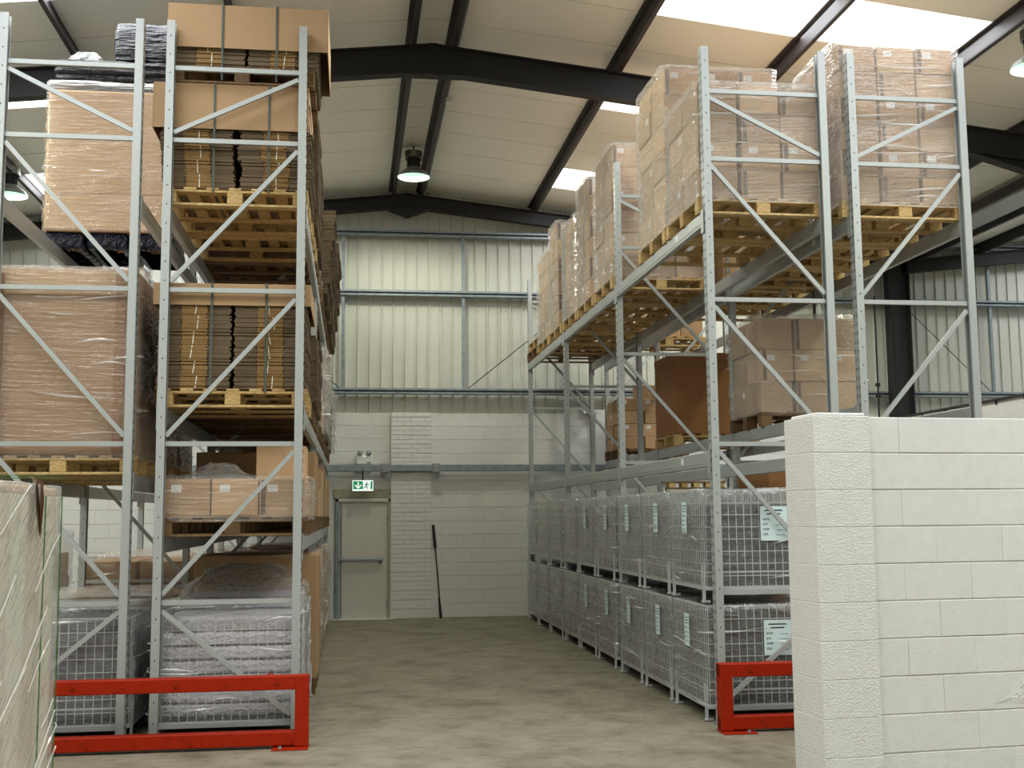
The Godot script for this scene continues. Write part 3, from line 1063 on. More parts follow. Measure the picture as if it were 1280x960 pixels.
func steelwork() -> void:
	var n := 0
	for z: float in [-19.12, -12.85, -6.6, -0.35, 5.9]:
		var end := z < -19.0
		var depth := 0.235 if end else 0.335
		var drop := 0.17
		var label := ("dark steel end rafter and column against the cladding" if end else "dark steel portal frame number %d crossing over the racking" % n)
		var o := struct_root("portal_frame", label)
		var ra := Vector3(RIDGE, ROOF_Y - drop, z)
		for s in [[VALLEY - 0.12, "rafter"], [-7.75, "rafter"]]:
			var b := MB.new()
			var e := Vector3(s[0], roof_y(s[0]) - drop, z)
			ibeam(b, ra, e, depth, 0.15)
			# haunch towards the column
			var hx: float = s[0] + (2.0 if s[0] < 0 else -2.0)
			var hs := Vector3(hx, roof_y(hx) - drop - depth, z)
			var he := e + Vector3(0, -depth - 0.34, 0)
			if not end:
				b.bar(hs, he, 0.016, 0.15)
				b.quad(hs + Vector3(0, 0, 0.006), e + Vector3(0, -depth, 0.006), he + Vector3(0, 0, 0.006), he + Vector3(0, 0, 0.006))
				b.quad(hs + Vector3(0, 0, -0.006), e + Vector3(0, -depth, -0.006), he + Vector3(0, 0, -0.006), he + Vector3(0, 0, -0.006))
			part(b.done(), s[1], M.dark_steel, o)
		var b2 := MB.new()
		ibeam(b2, Vector3(VALLEY + 0.12, roof_y(VALLEY) - drop, z), Vector3(18.1, roof_y(18.1) - drop, z), depth, 0.15)
		part(b2.done(), "rafter", M.dark_steel, o)
		# apex plate
		var a := MB.new()
		var half := 0.34
		var tip := ra + Vector3(0, -depth - (0.16 if end else 0.035), 0.0)
		for e: float in [-1.0, 1.0]:
			var c := ra + Vector3(e * half, -depth - PITCH * half + 0.004, 0)
			for f: float in [-1.0, 1.0]:
				var q := Vector3(0, 0, 0.07 * f)
				var mid := ra + Vector3(0, -depth + 0.004, 0) + q
				if e * f > 0: a.tri(mid, tip + q, c + q)
				else: a.tri(mid, c + q, tip + q)
			a.bar(tip, c, 0.014, 0.15)
		a.box(ra + Vector3(0, -depth * 0.5, 0), Vector3(0.12, depth - 0.008, 0.014))
		a.box(ra + Vector3(0, -0.009, 0), Vector3(0.1, 0.016, 0.15))
		part(a.done(), "apex_plate", M.dark_steel, o)
		for x: float in [VALLEY + 0.02, -7.7]:
			var c := MB.new()
			var top := roof_y(x) - drop
			for e: float in [-1.0, 1.0]:
				c.box(Vector3(x + e * 0.19, top * 0.5, z), Vector3(0.018, top, 0.2))
			c.box(Vector3(x, top * 0.5, z), Vector3(0.38, top, 0.012))
			part(c.done(), "column", M.dark_steel, o)
		n += 1
	# purlins
	var xs := [0.65, 1.12, 3.06, 4.8, 6.5, 8.2, -1.29, -3.03, -4.73, -6.45, 11.2, 12.9, 14.6, 16.4]
	for x: float in xs:
		var slope := (PITCH if x > VALLEY or x < RIDGE else -PITCH)
		var o := struct_root("roof_purlin", "dark cold-formed roof purlin running the length of the hall")
		o.set_meta("group", "roof purlins")
		var b := MB.new()
		var h := 0.165
		var y := roof_y(x) - 0.002
		b.box(Vector3(x, y - h * 0.5, -6.5), Vector3(0.012, h, 26.2))
		b.box(Vector3(x + 0.02, y - h, -6.5), Vector3(0.052, 0.012, 26.2))
		b.box(Vector3(x - 0.03, y - 0.006, -6.5), Vector3(0.072, 0.012, 26.2))
		b.box(Vector3(x + 0.043, y - h + 0.012, -6.5), Vector3(0.006, 0.024, 26.2))
		part(b.done(), "purlin_section", M.purlin, o)
		if x == 6.5:
			var c := MB.new()
			c.bar(Vector3(x + 0.09, y - 0.11, -19), Vector3(x + 0.09, y - 0.11, -2), 0.05, 0.03)
			part(c.done(), "cable_tray", M.galv, o)
		if x == 1.12:
			var c := MB.new()
			c.tube(Vector3(x + 0.075, y - 0.1, -19), Vector3(x + 0.075, y - 0.1, -2), 0.012, 6)
			part(c.done(), "conduit", M.galv_old, o)
			part(boxm(Vector3(0.09, 0.09, 0.07), 0.006), "junction_box", M.white_plastic, o, Vector3(x + 0.1, y - 0.13, -14.6))
	# valley gutter between the two roofs
	var gt := struct_root("valley_gutter", "pale steel gutter along the valley between two roofs")
	var g := MB.new()
	var gy := roof_y(VALLEY)
	g.box(Vector3(VALLEY, gy - 0.14, -6.5), Vector3(0.5, 0.02, 26.2))
	for e: float in [-1.0, 1.0]:
		g.bar(Vector3(VALLEY + e * 0.25, gy - 0.14, -6.5), Vector3(VALLEY + e * 0.36, gy + 0.0, -6.5), 0.02, 26.2, Vector3(0, 0, 1))
	part(g.done(), "gutter_trough", M.galv, gt)
	var eb := MB.new()
	for e: float in [-1.0, 1.0]:
		eb.box(Vector3(VALLEY + e * 0.4, gy - 0.12, -6.5), Vector3(0.05, 0.14, 26.2))
	part(eb.done(), "eaves_rail", M.purlin, gt)

# ------------------------------------------------------------------ things on the end wall
func back_wall_fittings() -> void:
	var wz := BACK + 0.12
	var k := 0
	for d in [[6.43, "upper"], [5.40, "middle"], [3.74, "lower"]]:
		var o := struct_root("sheeting_rail", "galvanised %s sheeting rail across the end wall cladding" % d[1])
		var b := MB.new()
		b.box(Vector3(5.0, d[0] + 0.0, wz - 0.08), Vector3(25.6, 0.09, 0.012))
		b.box(Vector3(5.0, d[0] + 0.045, wz - 0.02), Vector3(25.6, 0.01, 0.13))
		b.box(Vector3(5.0, d[0] - 0.045, wz - 0.02), Vector3(25.6, 0.01, 0.13))
		b.box(Vector3(5.0, d[0] + 0.03, wz + 0.045), Vector3(25.6, 0.03, 0.01))
		b.box(Vector3(5.0, d[0] - 0.03, wz + 0.045), Vector3(25.6, 0.03, 0.01))
		part(b.done(), "rail_section", M.rail_steel, o)
		k += 1
	for x: float in [-0.17, 1.85, 11.42]:
		var o := struct_root("rail_tie", "slim galvanised tie post between the sheeting rails")
		o.set_meta("group", "tie posts on the end wall")
		var b := MB.new()
		b.box(Vector3(x, 5.1, wz + 0.0), Vector3(0.05, 2.62, 0.008))
		b.box(Vector3(x - 0.023, 5.1, wz - 0.02), Vector3(0.005, 2.62, 0.045))
		part(b.done(), "tie_section", M.rail_steel, o)
	for d in [[Vector3(1.92, 3.79, wz), Vector3(3.9, 5.38, wz)], [Vector3(-0.22, 3.79, wz), Vector3(-2.1, 5.38, wz)], [Vector3(9.75, 5.35, wz), Vector3(11.35, 3.8, wz)]]:
		var o := struct_root("tie_rod", "thin steel diagonal tie rod on the end wall")
		o.set_meta("group", "diagonal rods on the end wall")
		var b := MB.new()
		b.tube(d[0], d[1], 0.008, 6)
		part(b.done(), "rod", M.purlin, o)
	# galvanised protection rail with brackets
	var cr := thing("crash_rail", "galvanised box rail bolted across the block wall above the door", "rail", Vector3(0, 0, BACK))
	part(boxm(Vector3(1.02, 0.11, 0.09), 0.008), "rail_length", M.rail_steel, cr, Vector3(0.0, 2.46, 0.13))
	part(boxm(Vector3(0.8, 0.11, 0.09), 0.008), "rail_length", M.rail_steel, cr, Vector3(0.96, 2.46, 0.13))
	part(boxm(Vector3(7.6, 0.11, 0.09), 0.008), "rail_length", M.rail_steel, cr, Vector3(5.2, 2.46, 0.13))
	part(boxm(Vector3(2.4, 0.11, 0.09), 0.008), "rail_length", M.rail_steel, cr, Vector3(-1.8, 2.46, 0.13))
	for x: float in [0.54, 1.38]:
		part(boxm(Vector3(0.13, 0.15, 0.13), 0.008), "bracket", M.galv_old, cr, Vector3(x, 2.46, 0.13))
		var g := MB.new()
		g.tri(Vector3(x - 0.07, 2.385, 0.16), Vector3(x + 0.02, 2.32, 0.16), Vector3(x + 0.07, 2.385, 0.16))
		g.bar(Vector3(x + 0.02, 2.30, 0.14), Vector3(x + 0.02, 2.40, 0.14), 0.06, 0.03)
		part(g.done(), "gusset", M.galv_old, cr)
	# fire door
	var d := struct_root("door_1", "grey steel fire door with a push bar under the exit sign")
	part(boxm(Vector3(0.80, 1.90, 0.045), 0.004), "door_leaf", M.door, d, Vector3(0.19, 0.955, BACK + 0.0))
	for e: float in [-1.0, 1.0]:
		part(boxm(Vector3(0.055, 1.98, 0.1), 0.006), "door_jamb", M.door_frame if e > 0 else M.rail_steel, d, Vector3(0.19 + e * 0.4275, 0.99, BACK + 0.012))
	part(boxm(Vector3(0.91, 0.06, 0.1), 0.006), "door_head", M.door, d, Vector3(0.19, 1.935, BACK + 0.012))
	part(boxm(Vector3(0.92, 0.15, 0.11), 0.006), "lintel", M.lintel, d, Vector3(0.165, 2.045, BACK + 0.0))
	var bar := part(boxm(Vector3(0.70, 0.05, 0.045), 0.012), "push_bar", M.rail_steel, d, Vector3(0.16, 0.96, BACK + 0.085))
	bar.set_meta("label", "grey horizontal push bar")
	for x: float in [-0.17, 0.47]:
		part(boxm(Vector3(0.06, 0.09, 0.07), 0.008), "bar_case", M.rail_steel, d, Vector3(x, 0.96, BACK + 0.055))
	var rod := MB.new()
	rod.tube(Vector3(-0.17, 0.03, BACK + 0.06), Vector3(-0.17, 1.88, BACK + 0.06), 0.011, 8)
	part(rod.done(), "latch_rod", M.rail_steel, d)
	for y: float in [0.25, 1.65]:
		part(boxm(Vector3(0.02, 0.11, 0.03), 0.004), "hinge", M.rail_steel, d, Vector3(0.59, y, BACK + 0.05))
	part(boxm(Vector3(1.0, 0.01, 0.16)), "threshold", M.block[0], d, Vector3(0.19, 0.005, BACK + 0.06))
	# exit sign on its drop rod
	var s := thing("exit_sign", "lit green and white exit sign with arrow and running figure", "sign", Vector3(0.175, 2.17, BACK + 0.2))
	part(boxm(Vector3(0.35, 0.185, 0.04), 0.006), "sign_case", M.white_plastic, s)
	var face := MB.new()
	face.quad(Vector3(-0.168, -0.086, 0.022), Vector3(0.168, -0.086, 0.022), Vector3(0.168, 0.086, 0.022), Vector3(-0.168, 0.086, 0.022))
	var fm := mat(Color(1, 1, 1), 0.4)
	fm.albedo_texture = exit_print()
	fm.emission_enabled = true
	fm.emission_texture = fm.albedo_texture
	fm.emission = Color(0, 0, 0)
	fm.emission_energy_multiplier = 0.8
	part(face.done(), "sign_face", fm, s)
	var dr := MB.new()
	dr.tube(Vector3(0, 0.08, 0), Vector3(0, 0.25, 0), 0.012, 8)
	part(dr.done(), "drop_rod", M.black, s)
	var sl := AreaLight3D.new()
	sl.name = "exit_sign_light"
	sl.area_size = Vector2(0.28, 0.14)
	sl.light_color = Color(0.6, 1.0, 0.85)
	sl.light_energy = 0.02
	sl.shadow_enabled = true
	add_child(sl)
	sl.transform = Transform3D(Basis(Vector3(-1, 0, 0), Vector3(0, 1, 0), Vector3(0, 0, -1)), Vector3(0.175, 2.17, BACK + 0.235))
	# twin-spot emergency light
	var e := thing("emergency_light", "pale twin-spot emergency light on the wall above the exit sign", "light", Vector3(0.2, 2.6, BACK + 0.05))
	part(boxm(Vector3(0.27, 0.15, 0.09), 0.01), "battery_case", M.white_plastic, e, Vector3(0, 0, 0))
	for x: float in [-0.075, 0.075]:
		var h := MB.new()
		h.lathe([[0.0, -0.03], [0.04, -0.03], [0.043, 0.02], [0.03, 0.045], [0.0, 0.05]], Vector3.ZERO, 16)
		var hp := part(h.done(), "spot_head", M.rail_steel, e, Vector3(x, 0.11, 0.03))
		hp.rotation.x = 1.3
	part(boxm(Vector3(0.05, 0.012, 0.004)), "indicator_light", M.glow, e, Vector3(0.0, 0.055, 0.047))
	part(boxm(Vector3(0.06, 0.014, 0.004)), "badge", M.black, e, Vector3(0.07, -0.045, 0.046))
	# pole leaning in the corner of the brick pier
	var p := thing("leaning_pole", "dark pole with thick ends leaning on the wall beside the brick pier", "pole", Vector3(1.46, 0, BACK + 0.16))
	var pm := MB.new()
	pm.tube(Vector3(0, 0.02, 0), Vector3(-0.115, 1.52, -0.13), 0.012, 8)
	part(pm.done(), "shaft", M.purlin, p)
	var pg := MB.new()
	pg.tube(Vector3(-0.087, 1.14, -0.1), Vector3(-0.118, 1.52, -0.13), 0.028, 8, 0.022)
	part(pg.done(), "grip", M.dark_steel, p)
	var pf := MB.new()
	pf.tube(Vector3(0.0, 0.0, 0), Vector3(-0.03, 0.34, -0.03), 0.026, 8, 0.016)
	part(pf.done(), "lower_end", M.dark_steel, p)
	# black drop pipe in front of the cladding next to the valley column
	var dp := thing("drop_pipe", "thin black vertical pipe beside the dark column", "pipe", Vector3(9.1, 0, BACK + 0.35))
	var dm := MB.new()
	dm.tube(Vector3(0, 0.0, 0), Vector3(0, 5.45, 0), 0.016, 8)
	part(dm.done(), "pipe", M.black, dp)
	for y: float in [3.66, 3.85]:
		var c := MB.new()
		c.tube(Vector3(0, y, 0), Vector3(0, y + 0.06, 0), 0.045, 8)
		part(c.done(), "coupling", M.black, dp)

# ------------------------------------------------------------------ the painted block wall beside the camera
func block_wall() -> void:
	var o := struct_root("wall_partition", "white painted block partition with a rough block pier at its end")
	o.position = Vector3(2.765, 0, -6.68)
	o.rotation.y = deg_to_rad(4.6)
	var len := 4.4
	part(boxm(Vector3(len - 0.36, 2.246, 0.17)), "mortar_bed", M.mortar, o, Vector3(0.37 + (len - 0.36) * 0.5, 1.123, -0.05 - 0.09))
	var holder := Node3D.new()
	holder.name = "block_face"
	o.add_child(holder)
	courses(holder, 0.37, len, 10, 0.455, 0.225, -0.045, M.block, 0.16, 0.005, 0.0045)
	var pier := Node3D.new()
	pier.name = "pier"
	o.add_child(pier)
	part(boxm(Vector3(0.37, 2.24, 0.385)), "mortar_bed", M.mortar, pier, Vector3(0.187, 1.12, -0.198))
	for j in 10:
		var s := Vector3(0.377 + rng.randf_range(-0.002, 0.002), 0.2235, 0.396)
		part(boxm(s, 0.0035), "block", M.pier, pier, Vector3(0.187, 0.225 * (j + 0.5), -0.198))
	part(boxm(Vector3(0.33, 0.022, 0.34), 0.008), "mortar_cap", M.pier, pier, Vector3(0.2, 2.26, -0.2))
	# broken patch where a block face has spalled
	var sc := MB.new()
	var c := Vector3(1.33, 0.585, -0.036)
	var ring := [Vector2(-0.17, -0.1), Vector2(-0.08, -0.092), Vector2(0.02, -0.1), Vector2(0.1, -0.095), Vector2(0.115, -0.03), Vector2(0.11, 0.05), Vector2(0.07, 0.098), Vector2(0.02, 0.06), Vector2(-0.02, 0.01), Vector2(-0.07, -0.05)]
	var cen := Vector3(0.05, -0.03, 0.0)
	for k in ring.size():
		var a: Vector2 = ring[k]
		var b: Vector2 = ring[(k + 1) % ring.size()]
		var pa := c + Vector3(a.x, a.y, -0.0075)
		var pb := c + Vector3(b.x, b.y, -0.0075)
		var ma := c + cen + (Vector3(a.x, a.y, 0) - cen) * 0.55 + Vector3(0, 0, -0.006 + 0.0035 * (k % 2))
		var mb := c + cen + (Vector3(b.x, b.y, 0) - cen) * 0.55 + Vector3(0, 0, -0.006 + 0.0035 * ((k + 1) % 2))
		sc.quad(pa, pb, mb, ma)
		sc.tri(c + cen + Vector3(0, 0, -0.005), ma, mb)
	part(sc.done(), "spalled_patch", M.scar, o)

# ------------------------------------------------------------------ red end guards
func guards() -> void:
	var defs := [["red steel end guard in front of the cardboard bundle rack", -2.95, -0.30, 1], ["red steel end guard with scuffed corner beside the white block wall", 2.80, 5.45, -1]]
	for d in defs:
		var o := thing("rack_guard", d[0], "guard", Vector3(0, 0, -8.80), 0.0, "red rack end guards")
		var x0: float = d[1]
		var x1: float = d[2]
		var cx := (x0 + x1) * 0.5
		part(boxm(Vector3(x1 - x0, 0.10, 0.10), 0.006), "rail", M.red, o, Vector3(cx, 0.466, 0))
		part(boxm(Vector3(x1 - x0, 0.10, 0.10), 0.006), "rail", M.red, o, Vector3(cx, 0.072, 0))
		for x: float in [x0 + 0.05, x1 - 0.05]:
			part(boxm(Vector3(0.10, 0.504, 0.104), 0.006), "end_post", M.red, o, Vector3(x, 0.266, 0.001))
			part(boxm(Vector3(0.26, 0.012, 0.2), 0.003), "foot_plate", M.red, o, Vector3(x - d[3] * 0.08, 0.006, 0.03))
			for e: float in [-0.08, 0.08]:
				var b := MB.new()
				b.tube(Vector3(x - d[3] * 0.15, 0.012, 0.03 + e), Vector3(x - d[3] * 0.15, 0.03, 0.03 + e), 0.012, 6)
				part(b.done(), "bolt", M.galv_old, o)
		# guard stands clear of the frame and is tied to it
		for x: float in ([-2.5, -0.6] if d[3] > 0 else [3.3, 4.9]):
			part(boxm(Vector3(0.05, 0.05, 0.25)), "spacer", M.red, o, Vector3(x, 0.466, -0.17))

# ------------------------------------------------------------------ loads
const ORD := ["first", "second", "third", "fourth", "fifth", "sixth", "seventh", "eighth", "ninth"]

func loads_flat_row() -> void:
	var x := row_x("flat")
	var l1: float = ROW.flat.levels[0]
	var l2: float = ROW.flat.levels[1]
	var l3: float = ROW.flat.levels[2]
	var g := "tied bundles of flat cardboard"
	# top tier, at the aisle end: bundles, a pallet on them, more bundles
	var z := slot_z(0, 0)
	pallet(Vector3(x - 0.01, l3, z), "pine pallet on the top tier under the doubled stack of cardboard bundles")
	bundle_load(Vector3(x - 0.0, l3 + PAL_H, z), 7, 0.120, 0.93, "flat cardboard bundle in the lower half of the doubled top-tier stack", g, 0.57, -0.006, 0.02)
	cover_sheet(Vector3(x - 0.05, l3 + PAL_H + 0.851, z), Vector3(1.22, 0.008, 1.0), 0.37, "brown card cover in the middle of the doubled cardboard stack")
	for e: float in [-0.16, 0.27]:
		strap(x + e - 0.02, l3 + 0.12, l3 + PAL_H + 0.857, z - 0.506, z + 0.506, "grey strap round the lower half of the doubled cardboard stack", M.band, "straps on the lower doubled stack")
	pallet(Vector3(x + 0.03, l3 + PAL_H + 0.862, z), "worn pallet sandwiched between two cardboard bundle stacks", true)
	var yb := l3 + 2 * PAL_H + 0.862
	bundle_load(Vector3(x + 0.055, yb, z), 4, 0.125, 0.93, "flat cardboard bundle in the upper half of the doubled top-tier stack", g)
	cover_sheet(Vector3(x + 0.075, yb + 0.508, z), Vector3(1.27, 0.008, 1.0), 0.36, "brown card cover folded over the very top of the doubled cardboard stack")
	for e: float in [-0.13, 0.30]:
		strap(x + e + 0.0, yb - 0.12, yb + 0.512, z - 0.506, z + 0.506, "grey strap round the upper half of the doubled cardboard stack", M.band, "straps on the upper doubled stack")
	for k in [1, 2]:
		z = slot_z(0, k)
		pallet(Vector3(x, l3, z), "pine pallet on the top tier %s behind the doubled cardboard stack" % ["", "directly", "two places"][k], k == 2)
		bundle_load(Vector3(x + 0.03, l3 + PAL_H, z), 9 - k, 0.125, 0.93, "flat cardboard bundle on the top tier %s behind the doubled stack" % ["", "directly", "two places"][k], g)
	# second bay of the top tier: silver film first, then tall cardboard leaning out over the aisle
	z = slot_z(1, 0)
	pallet(Vector3(x, l3, z), "worn pallet under the silver film load on the top tier", true)
	solo(lump_mesh(Vector3(1.1, 0.95, 0.96), 61, 11), "wrapped_stack", M.poly_grey, "silvery film-wrapped stack of sheets on the top tier behind the bundles", "wrapped load", Vector3(x, l3 + PAL_H, z))
	for k in 5:
		var bay := 1 + (k + 1) / 3
		z = slot_z(bay, (k + 1) % 3)
		pallet(Vector3(x, l3, z), "pallet under cardboard on the top tier, %s after the silver film load" % ORD[k], true)
		bundle_load(Vector3(x + 0.05, l3 + PAL_H, z), [8, 7, 9, 9, 8][k], 0.125, 0.93, "upright cardboard bundle on the top tier, %s load after the silver film" % ORD[k], g, 0.57, 0.013, 0.012)
	# middle tier
	z = slot_z(0, 0)
	pallet(Vector3(x, l2, z), "pine pallet on the middle tier under the strapped cardboard bundles")
	bundle_load(Vector3(x - 0.01, l2 + PAL_H, z), 7, 0.117, 0.93, "flat cardboard bundle in the strapped middle-tier stack facing the red guard", g)
	cover_sheet(Vector3(x - 0.01, l2 + PAL_H + 0.83, z), Vector3(1.21, 0.008, 1.0), 0.17, "brown card tray over the strapped middle-tier cardboard stack")
	for e: float in [-0.17, 0.25]:
		strap(x + e, l2 + 0.12, l2 + PAL_H + 0.837, z - 0.506, z + 0.506, "dark strap round the middle-tier cardboard stack", M.band, "straps on the middle-tier stack")
	for k in 8:
		var bay := (k + 1) / 3
		z = slot_z(bay, (k + 1) % 3)
		pallet(Vector3(x, l2, z), "pallet on the middle tier, %s behind the strapped bundles" % ORD[k], true)
		if k in [2, 3, 6]:
			carton_load(Vector3(x + 0.02, l2 + PAL_H, z), 2, 2, [0.39, 0.39], 1.1, 0.95, "carton under loose film on the middle tier, %s load behind the strapped bundles" % ORD[k], "cartons on the middle tier", 1, false)
			film("loose clear film round the middle-tier cartons, %s load behind the strapped bundles" % ORD[k], Vector3(x + 0.03, l2 + PAL_H - 0.05, z), Vector3(1.24, 0.87, 0.99), 300 + k, M.film_loose, false, 0.07)
		else:
			bundle_load(Vector3(x + 0.03, l2 + PAL_H, z), 5 + k % 3, 0.12, 0.95, "cardboard bundle on the middle tier, %s load behind the strapped ones" % ORD[k], g)
	# low tier
	z = slot_z(0, 0)
	pallet(Vector3(x + 0.02, l1, z), "dark weathered pallet on the low tier under three labelled cartons", true)
	for i in 3:
		for k in 2:
			carton(Vector3(x + 0.03 + (i - 1) * 0.365, l1 + PAL_H + 0.012, z + 0.24 - 0.48 * k), Vector3(0.355, 0.285, 0.465), "wide carton with a white sticker in the single-layer load above the lilac sacks", "single layer of labelled cartons", [3, 0, 1][i], 1 if k == 0 else 0, i == 2 and k == 0)
	solo(boxm(Vector3(1.14, 0.01, 0.99), 0.002), "slip_sheet", M.cover, "card slip sheet under the single-layer carton load", "cardboard", Vector3(x + 0.02, l1 + PAL_H + 0.006, z))
	film("clear film round the single-layer carton load above the lilac sacks", Vector3(x + 0.03, l1 + PAL_H - 0.03, z), Vector3(1.15, 0.34, 0.99), 320, M.film_thick, false, 0.02, "stretch film on pallet loads", 0.0, 6)
	var yl := l1 + PAL_H + 0.298
	carton(Vector3(x + 0.36, yl, z - 0.1), Vector3(0.40, 0.275, 0.42), "small open-topped carton standing on the single-layer labelled cartons", "", 2)
	solo(shell(Vector3(0.46, 0.12, 0.3), 0.1, 40, [[0.0, 0.0, 0.05], [0.03, 0.02, 0.07], [0.07, -0.04, 0.07], [0.1, -0.1, 0.06]], 91, Vector2(4, 6), true, 0.02), "crumpled_film", M.film_loose, "crumpled clear film lying on the single-layer labelled cartons", "plastic film", Vector3(x - 0.12, yl, z + 0.2))
	for k in 8:
		var bay := (k + 1) / 3
		z = slot_z(bay, (k + 1) % 3)
		pallet(Vector3(x, l1, z), "pallet on the low tier, %s behind the three labelled cartons" % ORD[k], true)
		if k == 1 or k == 4:
			solo(boxm(Vector3(1.12, 0.62, 0.96), 0.01), "pallet_box", M.card[3], "plain brown pallet box on the low tier, %s behind the labelled cartons" % ORD[k], "box", Vector3(x + 0.02, l1 + PAL_H + 0.31, z))
		else:
			carton_load(Vector3(x + 0.03, l1 + PAL_H, z), 2, 2, [0.54] if k % 2 else [0.3], 1.1, 0.95, "carton on the low tier, %s load behind the labelled cartons" % ORD[k], "cartons on the low tier", 1, false)
	# ground: a cage of lilac sacks, another cage, then brown cardboard and wrapped cartons
	z = slot_z(0, 0)
	cage(Vector3(x, 0, z), "wire cage of lilac sacks behind the red guard", "wire cages on the floor by the cardboard rack")
	for k in 7:
		solo(sack_mesh(Vector3(1.04, 0.100, 0.91), 400 + k), "plastic_sack", M.poly_lilac, "pale lilac folded plastic sack packed in the cage behind the red guard", "sack", Vector3(x + rng.randf_range(-0.008, 0.008), 0.15 + 0.108 * k, z), 0.0, "lilac sacks in the wire cage")
	film("clear film hood over the cage of lilac sacks", Vector3(x, 0.14, z), Vector3(1.13, 0.86, 1.0), 410, M.film_hood, true, 0.03)
	z = slot_z(0, 1)
	cage(Vector3(x, 0, z), "wire cage of sacks heaped above its rim, behind the lilac sacks", "wire cages on the floor by the cardboard rack")
	solo(lump_mesh(Vector3(1.01, 0.84, 0.88), 420, 7), "plastic_sack", M.poly_lilac, "heaped pale sacks rising above the second cage", "sack", Vector3(x, 0.15, z))
	solo(shell(Vector3(1.0, 0.3, 0.9), 0.15, 48, [[0.0, 0.05, 0.04], [0.08, 0.03, 0.05], [0.16, -0.12, 0.05], [0.23, -0.3, 0.04]], 93, Vector2(3, 4), true, 0.03), "plastic_sheet", M.film_loose, "clear plastic sheet heaped over the second cage of sacks", "plastic film", Vector3(x, 0.99, z))
	z = slot_z(0, 2)
	pallet(Vector3(x + 0.03, 0, z), "pallet on the floor under the tall tan card sleeve", true)
	solo(boxm(Vector3(1.15, 1.16, 0.97), 0.01), "pallet_box", M.cover, "tall tan card sleeve standing on the floor behind the two cages of sacks", "box", Vector3(x + 0.04, PAL_H + 0.58, z))
	for k in 6:
		var bay := 1 + k / 3
		z = slot_z(bay, k % 3)
		pallet(Vector3(x, 0, z), "pallet on the floor under the cardboard rack, %s after the card sleeve" % ORD[k], true)
		carton_load(Vector3(x + 0.02, PAL_H, z), 2, 2, [0.56, 0.56] if k % 2 == 0 else [0.45, 0.45], 1.1, 0.95, "carton on the floor, %s load after the tall card sleeve" % ORD[k], "floor cartons under the cardboard rack", 1, false)
		film("clear film over the floor cartons, %s load after the tall card sleeve" % ORD[k], Vector3(x + 0.02, PAL_H, z), Vector3(1.14, 1.14 if k % 2 == 0 else 0.92, 0.98), 430 + k, M.film_thick, true, 0.02)

